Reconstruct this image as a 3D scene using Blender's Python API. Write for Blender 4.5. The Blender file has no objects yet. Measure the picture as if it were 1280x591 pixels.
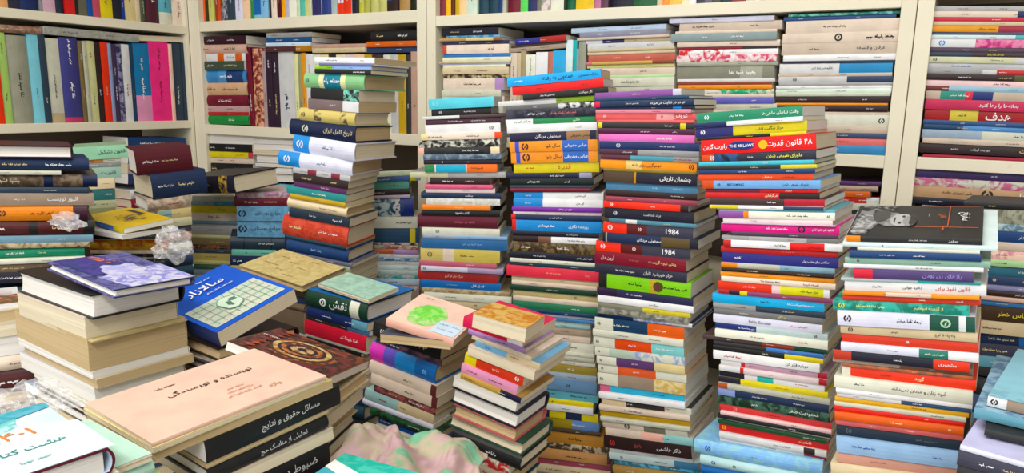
import bpy, math, random, unicodedata
from mathutils import Vector, Matrix
R_ = math.radians
rng = random.Random(7)
scene = bpy.context.scene
COL = scene.collection

# ------------------------------------------------------------------ camera
F, PX, PY = 923.0, 640.0, 295.5
CZ = 1.45
CAM = Vector((0, 0, CZ))
RM = Matrix(((0.86497, -0.10653, 0.49039), (0.50155, 0.15091, -0.85186), (0.01674, 0.98279, 0.18396)))
cd = bpy.data.cameras.new('camera')
cd.sensor_width = 36; cd.lens = F * 36 / 1280; cd.clip_start = 0.02
cam = bpy.data.objects.new('camera', cd); COL.objects.link(cam)
cam.matrix_world = Matrix.Translation(CAM) @ RM.to_4x4()
scene.camera = cam

# ------------------------------------------------------------------ light
scene.view_settings.view_transform = 'Standard'
scene.view_settings.look = 'None'
scene.view_settings.gamma = 1
scene.view_settings.use_curve_mapping = False
scene.view_settings.exposure = 0.3
w = bpy.data.worlds.new('world'); scene.world = w; w.use_nodes = True
w.node_tree.nodes['Background'].inputs[0].default_value = (0.93, 0.96, 1.0, 1)
w.node_tree.nodes['Background'].inputs[1].default_value = 1.5
def area(loc, size, power, rot=(0, 0, 0), col=(1, .97, .92)):
    l = bpy.data.lights.new('ceiling_lamp', 'AREA'); l.shape = 'RECTANGLE'
    l.size, l.size_y = size; l.energy = power; l.color = col
    o = bpy.data.objects.new('ceiling_lamp_light', l); COL.objects.link(o)
    o.location = loc; o.rotation_euler = rot
    return o
area((-0.75, 0.55, 2.95), (1.4, 0.5), 13)
area((0.5, -0.9, 2.95), (1.4, 0.5), 40)
area((-1.6, -0.9, 2.95), (1.4, 0.5), 24)

# ------------------------------------------------------------------ materials
def srgb(h):
    h = h.strip()
    v = [int(c, 16) / 15 for c in h] if len(h) == 3 else [int(h[i:i + 2], 16) / 255 for i in (0, 2, 4)]
    return tuple(((c / 12.92) if c <= .04045 else ((c + .055) / 1.055) ** 2.4) for c in v)
MATS = {}
def nodes(name, rough=.5):
    m = bpy.data.materials.new(name); m.use_nodes = True
    nt = m.node_tree; b = nt.nodes['Principled BSDF']
    b.inputs['Roughness'].default_value = rough; b.inputs['Specular IOR Level'].default_value = .28
    return m, nt, b
def coords(nt, seeded=True):
    tc = nt.nodes.new('ShaderNodeTexCoord')
    if not seeded: return tc.outputs['Object']
    oi = nt.nodes.new('ShaderNodeObjectInfo')
    ad = nt.nodes.new('ShaderNodeVectorMath'); ad.operation = 'MULTIPLY_ADD'
    cb = nt.nodes.new('ShaderNodeCombineXYZ'); 
    for k in range(3): nt.links.new(oi.outputs['Random'], cb.inputs[k])
    nt.links.new(cb.outputs[0], ad.inputs[0]); ad.inputs[1].default_value = (31, 17, 23)
    nt.links.new(tc.outputs['Object'], ad.inputs[2])
    return ad.outputs[0]
def noise(nt, vec, scale, detail=3, dist=0):
    n = nt.nodes.new('ShaderNodeTexNoise'); n.inputs['Scale'].default_value = scale
    n.inputs['Detail'].default_value = detail; n.inputs['Distortion'].default_value = dist
    nt.links.new(vec, n.inputs['Vector']); return n
def ramp(nt, fac, stops):
    r = nt.nodes.new('ShaderNodeValToRGB'); nt.links.new(fac, r.inputs[0])
    e = r.color_ramp.elements
    while len(e) < len(stops): e.new(.5)
    for i, (p, c) in enumerate(stops):
        e[i].position = p; e[i].color = (*c, 1)
    return r.outputs[0]
def bump(nt, b, h, strength, dist=.001):
    bm = nt.nodes.new('ShaderNodeBump'); bm.inputs['Strength'].default_value = strength
    bm.inputs['Distance'].default_value = dist
    nt.links.new(h, bm.inputs['Height']); nt.links.new(bm.outputs[0], b.inputs['Normal'])
def mul(c, k): return tuple(min(1, x * k) for x in c)
def scol(c, s=.8):                     # photographed paint colour -> reflectance
    L = .3 * c[0] + .6 * c[1] + .1 * c[2]
    return tuple(min(.86, max(.004, (L + (x - L) * 1.13) * (.92 if L > .1 else .75))) for x in c)
def cover_mat(spec, kind='gloss'):
    """spec: 'abc' plain card, 'abc~def' printed picture mottled in two colours"""
    key = (spec, kind)
    if key in MATS: return MATS[key]
    parts = spec.split('~')
    m, nt, b = nodes('cover_' + spec.replace('~', '_'), .42 if kind == 'gloss' else .7)
    v = coords(nt)
    c0 = scol(srgb(parts[0]))
    if len(parts) == 2:
        c1 = scol(srgb(parts[1])); n = noise(nt, v, 55, 5, 1.2)
        base = ramp(nt, n.outputs[0], [(.42, c0), (.56, c1)])
    else:
        n = noise(nt, v, 30, 5)
        base = ramp(nt, n.outputs[0], [(.3, mul(c0, .9)), (.62, mul(c0, 1.04)), (.8, tuple(min(.86, x * 1.02 + .012) for x in c0))])
    nt.links.new(base, b.inputs['Base Color'])
    n2 = noise(nt, v, 220 if kind == 'cloth' else 60, 3)
    bump(nt, b, n2.outputs[0], .25 if kind == 'cloth' else .1)
    MATS[key] = m
    return m
def page_mat(tone):
    key = ('pages', tone)
    if key in MATS: return MATS[key]
    c = {'w': srgb('e6e2da'), 'c': srgb('dccfb2'), 't': srgb('c4ab80')}[tone]
    m, nt, b = nodes('paper_' + {'w': 'white', 'c': 'cream', 't': 'aged'}[tone], .85)
    uv = nt.nodes.new('ShaderNodeUVMap')
    mp = nt.nodes.new('ShaderNodeMapping'); nt.links.new(uv.outputs[0], mp.inputs[0])
    mp.inputs['Scale'].default_value = (4, 900, 1)
    n = noise(nt, mp.outputs[0], 1, 4)
    mp2 = nt.nodes.new('ShaderNodeMapping'); nt.links.new(uv.outputs[0], mp2.inputs[0])
    mp2.inputs['Scale'].default_value = (3, 260, 1)
    n2 = noise(nt, mp2.outputs[0], 1, 2)
    mx = nt.nodes.new('ShaderNodeMath'); mx.operation = 'ADD'
    nt.links.new(n.outputs[0], mx.inputs[0]); nt.links.new(n2.outputs[0], mx.inputs[1])
    hf = nt.nodes.new('ShaderNodeMath'); hf.operation = 'MULTIPLY'; hf.inputs[1].default_value = .5
    nt.links.new(mx.outputs[0], hf.inputs[0])
    base = ramp(nt, hf.outputs[0], [(.3, mul(c, .55)), (.45, mul(c, .9)), (.65, c)])
    nt.links.new(base, b.inputs['Base Color'])
    bump(nt, b, n.outputs[0], .35, .0006)
    MATS[key] = m
    return m
def ink_mat(spec):
    key = ('ink', spec)
    if key not in MATS:
        m, nt, b = nodes('ink_' + spec, .45)
        v = coords(nt); n = noise(nt, v, 300, 2); c = scol(srgb(spec))
        nt.links.new(ramp(nt, n.outputs[0], [(.3, mul(c, .93)), (.7, c)]), b.inputs['Base Color'])
        MATS[key] = m
    return MATS[key]

# ------------------------------------------------------------------ mesh helpers
class MB:
    def __init__(s): s.v = []; s.f = []; s.m = []; s.mats = []; s.uv = []
    def mi(s, mat):
        if mat not in s.mats: s.mats.append(mat)
        return s.mats.index(mat)
    def face(s, pts, mat, uv=None):
        i = len(s.v); s.v += [tuple(p) for p in pts]
        s.f.append(tuple(range(i, i + len(pts)))); s.m.append(s.mi(mat))
        s.uv.append(uv or [(0, 0)] * len(pts))
    def box(s, a, b, mat):
        x0, y0, z0 = a; x1, y1, z1 = b
        P = [(x0, y0, z0), (x1, y0, z0), (x1, y1, z0), (x0, y1, z0), (x0, y0, z1), (x1, y0, z1), (x1, y1, z1), (x0, y1, z1)]
        lx, ly, h = x1 - x0, y1 - y0, z1 - z0
        for q, uv in (((0, 1, 5, 4), [(0, 0), (lx, 0), (lx, h), (0, h)]), ((1, 2, 6, 5), [(0, 0), (ly, 0), (ly, h), (0, h)]),
                      ((2, 3, 7, 6), [(0, 0), (lx, 0), (lx, h), (0, h)]), ((3, 0, 4, 7), [(0, 0), (ly, 0), (ly, h), (0, h)]),
                      ((4, 5, 6, 7), [(0, 0)] * 4), ((3, 2, 1, 0), [(0, 0)] * 4)):
            s.face([P[k] for k in q], mat, uv)
    def add(s, o, M):
        base = len(s.v); s.v += [tuple(M @ Vector(p)) for p in o.v]
        for f, m, uv in zip(o.f, o.m, o.uv):
            s.f.append(tuple(i + base for i in f)); s.m.append(s.mi(o.mats[m])); s.uv.append(uv)
    def build(s, name, parent=None, smooth=False, merge=True):
        me = bpy.data.meshes.new(name)
        if merge:
            idx = {}; rem = []; nv = []
            for p in s.v:
                k = (round(p[0], 6), round(p[1], 6), round(p[2], 6))
                if k not in idx: idx[k] = len(nv); nv.append(p)
                rem.append(idx[k])
            fs = [tuple(rem[i] for i in f) for f in s.f]
        else: nv, fs = s.v, s.f
        me.from_pydata(nv, [], fs)
        for m in s.mats: me.materials.append(m)
        me.polygons.foreach_set('material_index', s.m)
        ul = me.uv_layers.new(name='UVMap')
        flat = [c for u in s.uv for p in u for c in p]
        ul.data.foreach_set('uv', flat)
        if smooth: me.polygons.foreach_set('use_smooth', [True] * len(fs))
        me.update()
        o = bpy.data.objects.new(name, me); COL.objects.link(o)
        if parent: o.parent = parent
        return o
def empty(name, M, label=None, cat=None, group=None):
    o = bpy.data.objects.new(name, None); COL.objects.link(o); o.matrix_world = M
    o.empty_display_size = .03
    tag(o, label, cat, group); return o
def tag(o, label=None, cat=None, group=None, kind=None):
    if label: o['label'] = label
    if cat: o['category'] = cat
    if group: o['group'] = group
    if kind: o['kind'] = kind
    return o

# ------------------------------------------------------------------ lettering
FORMS = {}
for cp in list(range(0xFB50, 0xFC00)) + list(range(0xFE80, 0xFEFD)):
    d = unicodedata.decomposition(chr(cp)).split()
    if len(d) == 2 and d[0][0] == '<': FORMS.setdefault(chr(int(d[1], 16)), {})[d[0][1:4]] = chr(cp)
    elif len(d) == 3 and d[1:] == ['0644', '0627']: FORMS.setdefault('\ue000', {})[d[0][1:4]] = chr(cp)
def shape(t):
    """joined Persian letters in visual order"""
    t = t.replace('\u0644\u0627', '\ue000')
    if not any(c in FORMS for c in t): return t
    out = []
    for i, c in enumerate(t):
        if c not in FORMS: out.append(c); continue
        f = FORMS[c]
        pv = i > 0 and 'ini' in FORMS.get(t[i - 1], {}) and 'fin' in f
        nx = i + 1 < len(t) and 'fin' in FORMS.get(t[i + 1], {}) and 'ini' in f
        k = ('med' if nx else 'fin') if pv else ('ini' if nx else 'iso')
        out.append(f.get(k) or f.get('iso') or c)
    s = ''.join(out).replace('\u200c', '')[::-1]
    r = ''; run = ''
    for c in s + '\0':
        if c.isdigit() or (c.isascii() and c.isalpha()): run += c
        else: r += run[::-1] + c; run = ''
    return r[:-1]
TEXTS = {}
def text_mesh(t):
    """(verts, faces, aspect) of a lettering normalised to height 1, centred"""
    if t in TEXTS: return TEXTS[t]
    cu = bpy.data.curves.new('t', 'FONT'); cu.body = shape(t); cu.resolution_u = 2; cu.size = 1
    cu.offset = .012
    o = bpy.data.objects.new('t', cu); COL.objects.link(o)
    bpy.context.view_layer.update()
    me = bpy.data.meshes.new_from_object(o)
    vs = [v.co.copy() for v in me.vertices]; fs = [tuple(p.vertices) for p in me.polygons]
    bpy.data.objects.remove(o); bpy.data.meshes.remove(me); bpy.data.curves.remove(cu)
    if not vs: vs = [Vector((0, 0, 0))] * 3; fs = []
    x0 = min(v.x for v in vs); x1 = max(v.x for v in vs); y0 = min(v.y for v in vs); y1 = max(v.y for v in vs)
    h = max(1e-6, y1 - y0)
    r = ([((v.x - (x0 + x1) / 2) / h, (v.y - (y0 + y1) / 2) / h) for v in vs], fs, (x1 - x0) / h)
    TEXTS[t] = r
    return r
def scribble(seed):
    """blurred-out lettering too small to read: a run of short strokes"""
    key = ('s', seed)
    if key in TEXTS: return TEXTS[key]
    g = random.Random(seed); vs = []; fs = []
    def q(x0, y0, x1, y1):
        i = len(vs); vs.extend([(x0, y0), (x1, y0), (x1, y1), (x0, y1)]); fs.append((i, i + 1, i + 2, i + 3))
    x = 0
    for wd in range(g.randint(2, 4)):
        L = g.uniform(.7, 1.8); q(x, -.2, x + L, -.05)
        u = x
        while u < x + L:
            k = g.random()
            if k < .35: q(u, -.05, u + .12, g.uniform(.1, .5))
            elif k < .6: q(u, -.45, u + .12, -.2); 
            elif k < .8: q(u, .2, u + .13, .33)
            else: q(u, -.05, u + .3, .12)
            u += g.uniform(.22, .4)
        x += L + .35
    r = ([(a - x / 2, b) for a, b in vs], fs, x); TEXTS[key] = r
    return r
def emblem(k):
    """small round publisher's mark"""
    key = ('e', k)
    if key in TEXTS: return TEXTS[key]
    vs = []; fs = []; n = 10
    if k > 60:
        a = 1.5 if k == 61 else .5; vs = [(a * math.cos(.3142 * i), .5 * math.sin(.3142 * i)) for i in range(20)]
        TEXTS[key] = (vs, [tuple(range(20))], 2 * a); return TEXTS[key]
    for i in range(n):
        for r in (.5, .3): vs.append((r * math.cos(6.2832 * i / n), r * math.sin(6.2832 * i / n)))
    for i in range(n):
        j = (i + 1) % n
        if k == 0 and i in (2, 7): continue
        fs.append((2 * i, 2 * j, 2 * j + 1, 2 * i + 1))
    b = len(vs); vs += [(-.12, -.2), (.05, -.22), (.14, .2), (-.02, .15)]; fs.append((b, b + 1, b + 2, b + 3))
    TEXTS[key] = (vs, fs, 1.0); return TEXTS[key]
# ------------------------------------------------------------------ the room
def wall_mat(name, col, rough=.8, sc=4, bs=.1):
    m, nt, b = nodes(name, rough); v = coords(nt, False); n = noise(nt, v, sc, 5)
    nt.links.new(ramp(nt, n.outputs[0], [(.3, mul(col, .93)), (.7, col)]), b.inputs['Base Color'])
    n2 = noise(nt, v, 60, 3); bump(nt, b, n2.outputs[0], bs); return m
plaster = wall_mat('plaster', (.55, .53, .48)); ceil_m = wall_mat('ceiling_paint', (.8, .8, .78)); floor_m = wall_mat('floor_tile', (.3, .27, .23), .5)
wood = None
def shelf_mat():
    m, nt, b = nodes('cream_melamine', .45); v = coords(nt)
    n = noise(nt, v, 6, 4); n2 = noise(nt, v, 45, 3)
    c = srgb('e4dcc4')
    base = ramp(nt, n.outputs[0], [(.3, mul(c, .93)), (.7, c)])
    sc = ramp(nt, n2.outputs[0], [(.22, (.6, .55, .45)), (.32, (1, 1, 1))])
    mx = nt.nodes.new('ShaderNodeMix'); mx.data_type = 'RGBA'; mx.blend_type = 'MULTIPLY'; mx.inputs[0].default_value = .35
    nt.links.new(base, mx.inputs[6]); nt.links.new(sc, mx.inputs[7]); nt.links.new(mx.outputs[2], b.inputs['Base Color'])
    bump(nt, b, n2.outputs[0], .08); return m
SM = shelf_mat()
back_m = wall_mat('brown_back_board', (.10, .075, .055))
def struct(name, a, b, m):
    mb = MB(); mb.box(a, b, m); return tag(mb.build(name), kind='structure')
XL, YB = -2.305, 1.73
struct('floor', (-2.75, -2.6, -.05), (2.3, 2.12, 0), floor_m)
struct('ceiling', (-2.75, -2.6, 3.0), (2.3, 2.12, 3.05), ceil_m)
struct('wall_back', (-2.75, 2.07, 0), (2.3, 2.12, 3), plaster)
struct('wall_left', (-2.75, -2.6, 0), (-2.70, 2.07, 3), plaster)
struct('wall_right', (2.25, -2.6, 0), (2.3, 2.07, 3), plaster)
def bev(mb, name, parent, w=.0015):
    o = mb.build(name, parent); m = o.modifiers.new('bevel', 'BEVEL'); m.width = w; m.segments = 2; return o
def bookcase(label, x0, x1, boards, D=.30, axis='x', pl=.032, pr=.026):
    """x0..x1 along the wall; boards: list of (z0, z1) at the left end and an optional dz at the right end"""
    M = Matrix.Translation((x0, YB, 0)) if axis == 'x' else Matrix.Translation((XL, x0, 0)) @ Matrix.Rotation(math.pi / 2, 4, 'Z')
    r = empty('bookcase', M, label, 'bookcase', 'cream bookcases along the walls'); W = x1 - x0
    def part(name, a, b, m=SM):
        mb = MB(); mb.box(a, b, m); return bev(mb, name, r)
    part('side_panel', (0, 0, 0), (pl, D, 2.35)); part('side_panel', (W - pr, 0, 0), (W, D, 2.35))
    part('back_panel', (pl, D - .012, 0.0), (W - pr, D, 2.35), back_m)
    for z0, z1 in boards:
        part('shelf_board', (pl, .002, z0), (W - pr, D - .012, z1))
    return r
ZB = [(.35, .376), (.68, .706), (1.004, 1.03)]
bookcase('narrow cream bookcase meeting the left wall shelves in the corner', -2.305, -1.285, ZB + [(1.309, 1.3415), (1.656, 1.690), (2.0, 2.03), (2.32, 2.35)], pl=.055, pr=.033)
bookcase('wide cream bookcase in the middle behind the tall stacks', -1.283, -.0725, ZB + [(1.318, 1.344), (1.643, 1.6705), (2.0, 2.03), (2.32, 2.35)], pl=.03, pr=.028)
bookcase('cream bookcase at the right edge, holding one tall pile', -.071, .95, ZB + [(1.321, 1.3455), (1.675, 1.70), (2.0, 2.03), (2.32, 2.35)], pl=.03)
bookcase('cream bookcase on the left wall with a bright pink book', .2, 1.7298, ZB + [(1.327, 1.3535), (1.649, 1.6755), (2.0, 2.03), (2.32, 2.35)], D=.3, axis='y', pl=.03, pr=.012)
for x, y, lb in ((-.75, .55, 'flat rectangular ceiling lamp nearest the back bookcases'), (.5, -.9, 'flat rectangular ceiling lamp on the right behind the viewer'), (-1.6, -.9, 'flat rectangular ceiling lamp on the left behind the viewer')):
    m, nt, b = nodes('lamp_glow'); b.inputs['Emission Color'].default_value = (1, .97, .92, 1); b.inputs['Emission Strength'].default_value = 1.5
    r = empty('ceiling_light', Matrix.Translation((x, y, 2.97)), lb, 'ceiling lamp', 'ceiling lamps')
    mb = MB(); mb.box((-.7, -.28, 0), (.7, .28, .03), SM); mb.build('housing', r)
    mb = MB(); mb.box((-.68, -.26, -.006), (.68, .26, 0), m); mb.build('diffuser', r)
# ------------------------------------------------------------------ books
def bands(col):
    out = []
    for p in col.split('/'):
        c, _, k = p.partition('*'); out.append((c, float(k or 1)))
    t = sum(k for _, k in out); x = 0; res = []
    for c, k in out: res.append((c, x / t, (x + k) / t)); x += k
    return res
def cover_mb(L, W, T, col, hard, kind, top=None, wedge=1.0):
    """spine, front and back board: a C-shaped shell, origin at the middle of the spine's foot"""
    mb = MB(); bs = bands(col); main = max(bs, key=lambda b: b[2] - b[1])[0]
    e = min(.0028, T * .16) if hard else min(.0007, T * .12)
    bl = min(.006, T * .28) if hard else min(.0012, T * .12)
    n = 6 if hard else 4
    out = [(W, T)]
    for k in range(n + 1):
        z = T * (1 - k / n); out.append((bl * (2 * z / T - 1) ** 2, z))
    out.append((W, 0))
    inn = [(W, T - e)]
    for k in range(n + 1):
        z = e + (T - 2 * e) * (1 - k / n); inn.append((bl * (2 * z / T - 1) ** 2 + e, z))
    inn.append((W, e))
    mt = cover_mat(top or main, kind); board_in = page_mat('c')
    def P(x, p):
        k = 1 + (wedge - 1) * (x / L + .5)
        return (x, p[0], p[1] * k)
    for c, a, b in bs:
        x0, x1 = (a - .5) * L, (b - .5) * L; ms = cover_mat(c, kind)
        for k in range(len(out) - 1):
            m = mt if k in (0, len(out) - 2) else ms
            mb.face([P(x0, out[k]), P(x0, out[k + 1]), P(x1, out[k + 1]), P(x1, out[k])], m)
            mb.face([P(x1, inn[k]), P(x1, inn[k + 1]), P(x0, inn[k + 1]), P(x0, inn[k])], board_in if not hard else mt)
    for x, c, s in ((-L / 2, bs[0][0], 1), (L / 2, bs[-1][0], -1)):
        mm = cover_mat(c, kind)
        for k in range(len(out) - 1):
            q = [P(x, out[k]), P(x, inn[k]), P(x, inn[k + 1]), P(x, out[k + 1])]
            mb.face(q if s > 0 else q[::-1], mm)
    for p, q in ((out[0], inn[0]), (inn[-1], out[-1])):
        mb.face([P(-L / 2, p), P(L / 2, p), P(L / 2, q), P(-L / 2, q)], mt)
    return mb, e, bl
def pages_mb(L, W, T, e, bl, hard, tone, rr, wedge=1.0):
    mb = MB(); m = page_mat(tone)
    s = .003 if hard else .0003
    x0, x1 = -L / 2 + s, L / 2 - s; y0, y1 = e + bl + .0004, W - s; z0, z1 = e + .0002, T - e - .0002
    nx = 1; n = 4; cc = .003 if hard else 0.0
    def K(x): return 1 + (wedge - 1) * (x / L + .5)
    pr = []
    for k in range(n + 1):
        t = k / n; j = rr.uniform(-.0006, .0006) if 0 < k < n else 0
        pr.append((y1 - cc * (1 - (2 * t - 1) ** 2) + j, z0 + (z1 - z0) * t))
    ring = [(y0, z0)] + pr + [(y0, z1)]
    A = [(x0, y, z * K(x0)) for y, z in ring]; B = [(x1, y, z * K(x1)) for y, z in ring]
    N = len(ring)
    for k in range(N):
        q = (k + 1) % N
        u = [(0, ring[k][1]), (L, ring[k][1]), (L, ring[q][1]), (0, ring[q][1])]
        if k in (0, N - 2): u = [(0, z0), (L, z0), (L, z0), (0, z0)]
        mb.face([A[k], B[k], B[q], A[q]], m, u)
    mb.face(A, m, [(p[1], p[2]) for p in A]); mb.face(B[::-1], m, [(p[1], p[2]) for p in B[::-1]])
    return mb
def lum(c):
    r = srgb(c.split('~')[0]); return .3 * r[0] + .6 * r[1] + .1 * r[2]
def letters_mb(L, T, bl, texts, col, px, rr, wedge=1.0):
    """lettering on the spine: list of (ink, position along, height share, string)"""
    mb = MB(); bs = bands(col)
    if not texts and px >= 4.0:
        texts = []
        for k in range(rr.choice((1, 2, 2))):
            p = rr.uniform(.55, .75) if k == 0 else rr.uniform(.15, .35)
            c = next(b[0] for b in bs if b[2] >= p)
            ink = rr.choice(('eee', 'eee', 'dc9')) if lum(c) < .3 else rr.choice(('333', '235', '333', '822'))
            texts.append((ink, p, rr.uniform(.24, .36), rr.randint(0, 60)))
    for ink, p, hs, t in texts or []:
        if isinstance(t, int) and t not in (0, 9, 61, 62) and t < 15: t += 15 * rr.randint(0, 3)
        vs, fs, asp = text_mesh(t) if isinstance(t, str) else emblem(t) if t in (0, 9, 61, 62) else scribble(t)
        h = T * hs; wmax = L * .62
        if isinstance(t, int): wmax = L * .3
        k = min(1, wmax / max(1e-6, asp * h)); ox = (p - .5) * L; m = ink_mat(ink)
        ox = max(-L / 2 + asp * h * k / 2 + .003, min(L / 2 - asp * h * k / 2 - .003, ox))
        tk = 1 + (wedge - 1) * .5
        lay = getattr(mb, 'lay', 0) + 1; mb.lay = lay
        for f in fs:
            P = []
            for i in f:
                z = T * .5 + vs[i][1] * h * (k if isinstance(t, int) else (1 + k) / 2)
                z *= tk
                P.append((ox + vs[i][0] * h * k, bl * (2 * z / T - 1) ** 2 - .0003 - .0001 * lay, z))
            mb.face(P, m)
    return mb
BOOKS = []
def ray(x, y): return RM @ Vector((x - PX, -(y - PY), -F)) / F
RH = Vector((RM[0][0], RM[1][0], 0)).normalized(); FH = Vector((-RH.y, RH.x, 0))
def hitY(x, y, Y):
    r = ray(x, y); return CAM + r * (Y / r.y)
def hitX(x, y, X):
    r = ray(x, y); return CAM + r * (X / r.x)
def hitZ(x, y, z):
    r = ray(x, y); return CAM + r * ((z - CZ) / r.z)
def slope_at(sl, y):
    if y <= sl[0][0]: return sl[0][1]
    for (a, p), (b, q) in zip(sl, sl[1:]):
        if y <= b: return p + (q - p) * (y - a) / (b - a)
    return sl[-1][1]
def parse_texts(tt):
    out = []
    for t in tt:
        ink, p, h, s = [x.strip() for x in t.split('|')]
        out.append((ink, float(p), float(h), int(s) if s.isdigit() and len(s) < 3 else s))
    return out
class Plane:
    def __init__(s, theta=None, ref=None, d=None, Y=None, X=None):
        if Y is not None: s.u = Vector((1, 0, 0)); s.p = Vector((0, Y, CZ))
        elif X is not None: s.u = Vector((0, 1, 0)); s.p = Vector((X, 0, CZ))
        else:
            t = R_(theta); s.u = RH * math.cos(t) - FH * math.sin(t); s.p = CAM + ray(*ref) * d
        s.n = Vector((-s.u.y, s.u.x, 0))
    def hit(s, x, y):
        r = ray(x, y); return CAM + r * ((s.p - CAM).dot(s.n) / r.dot(s.n))
def add_book(M, L, W, T, col, hard=False, kind='gloss', tone='w', texts=None, stack='', px=10, area=None, idx=0, wedge=1.0, top=None, cover=None, flip=False, big=0):
    BOOKS.append(dict(M=M, L=L, W=W, T=T, col=col, hard=hard, kind=kind, tone=tone, texts=texts, stack=stack, px=px, wy=1.0,
                      area=area if area is not None else 0, idx=idx, wedge=wedge, top=top, cover=cover, flip=flip, big=big, n=len(BOOKS)))
FLOOR = 0.0
def stack(name, plane, sl, data, W=.14, fill=True, ground=None, jit=.004, tones='wwc', top_open=True):
    """a pile read line by line from the spines: y of the lower edge, x left, x right, colours"""
    ox = oy = 0; k = 1; prev = None; idx = 0; last = None
    rr = random.Random(name)
    for line in data.strip().splitlines():
        line = line.strip()
        if not line: continue
        head, *tt = line.split('#')
        tk = head.split()
        if tk[0] == '@': ox, oy, k = map(float, tk[1:4]); continue
        if tk[0] == 'T':                       # T y xm : top edge of the next book
            x = ox + float(tk[2]) / k; y = oy + float(tk[1]) / k
            prev = (x, y, slope_at(sl, y)); continue
        yb = oy + float(tk[0]) / k; xl = ox + float(tk[1]) / k; xr = ox + float(tk[2]) / k
        col = tk[3]; opts = tk[4:]; xm = (xl + xr) / 2
        cur = (xm, yb, slope_at(sl, yb))
        def at(b, x): return b[1] + b[2] * (x - b[0])
        # boundaries to world
        zl0, zr0 = plane.hit(xl, at(cur, xl)), plane.hit(xr, at(cur, xr))
        zl1, zr1 = plane.hit(xl, at(prev, xl)), plane.hit(xr, at(prev, xr))
        L = ((zl0 + zl1) / 2 - (zr0 + zr1) / 2).dot(plane.u) * -1
        if L <= .01: prev = cur; continue
        zb = [zl0.z, zr0.z]; zt = [zl1.z, zr1.z]
        tl, tr = zt[0] - zb[0], zt[1] - zb[1]
        tau = math.atan2((zb[1] - zb[0] + zt[1] - zt[0]) / 2, L)
        T = max(.0022, (tl + tr) / 2 * math.cos(tau))
        c = (zl0 + zr0 + zl1 + zr1) / 4
        hard = 'H' in opts; flip = 'F' in opts
        Wb = W + rr.uniform(-.006, .006); pro = rr.uniform(-jit, jit); wedge = 1.0; kind = 'gloss'; tone = rr.choice(tones); topc = None; qt = 0; yaw = rr.uniform(-.6, .6)
        for o in opts:
            if o[0] == 'w': Wb = float(o[1:]) / 100
            elif o[0] == 'p': pro = float(o[1:]) / 1000
            elif o[0] == 'k': wedge = float(o[1:])
            elif o[0] == 'g': tone = o[1:]
            elif o[0] == 't': topc = o[1:]
            elif o[0] == 'y': yaw = float(o[1:])
            elif o[0] == 'q': qt = float(o[1:])
            elif o == 'cloth': kind = 'cloth'
        ux = plane.u * math.cos(tau) + Vector((0, 0, math.sin(tau))); uz = plane.n.cross(ux) * -1
        uz = ux.cross(plane.n)
        o = c + plane.n * -pro - uz * T / 2
        M = Matrix.Identity(4)
        for i in range(3): M[i][0], M[i][1], M[i][2], M[i][3] = ux[i], plane.n[i], uz[i], o[i]
        if flip: M = M @ Matrix.Translation((0, Wb, 0)) @ Matrix.Rotation(math.pi, 4, 'Z')
        if yaw: M = M @ Matrix.Translation((0, Wb / 2, 0)) @ Matrix.Rotation(R_(yaw), 4, 'Z') @ Matrix.Translation((0, -Wb / 2, 0))
        if qt: M = M @ Matrix.Rotation(R_(qt), 4, 'X')
        vis = 1 if (xr > 2 and xl < 1278 and yb - 2 < 591) else 0
        hpx = yb - at(prev, xm)
        A = max(0, min(xr, 1280) - max(xl, 0)) * max(hpx, 1) if vis else 0
        texts = parse_texts(tt) if tt else None
        if not T < .0025 or True:
            add_book(M, L, Wb, T, col, hard, kind, tone, texts, name, 0 if flip else hpx, A, idx, wedge, topc, None, flip)
        idx += 1; prev = cur; last = (plane, c, ux, T, L)
    if fill and last:                           # the pile goes on below the picture's edge
        z = min(zb) - .002; g = ground if ground is not None else FLOOR
        cc = (zl0 + zr0) / 2; cols = ['ddc', '457', 'cb9', '934', '999', '356', 'eee', 'b85', '333', '7ab']
        while z - g > .004:
            T = min(z - g, rr.uniform(.024, .04))
            if z - g - T < .015: T = z - g
            o = Vector((cc.x, cc.y, z - T))
            M = Matrix.Identity(4)
            for i in range(3): M[i][0], M[i][1], M[i][2], M[i][3] = plane.u[i], plane.n[i], (0, 0, 1)[i], o[i]
            add_book(M, min(.2, last[4] * 1.02), W, T, rr.choice(cols), True, 'cloth', 'c', [], name, 0, 0, 999)
            z -= T + .0005
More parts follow.
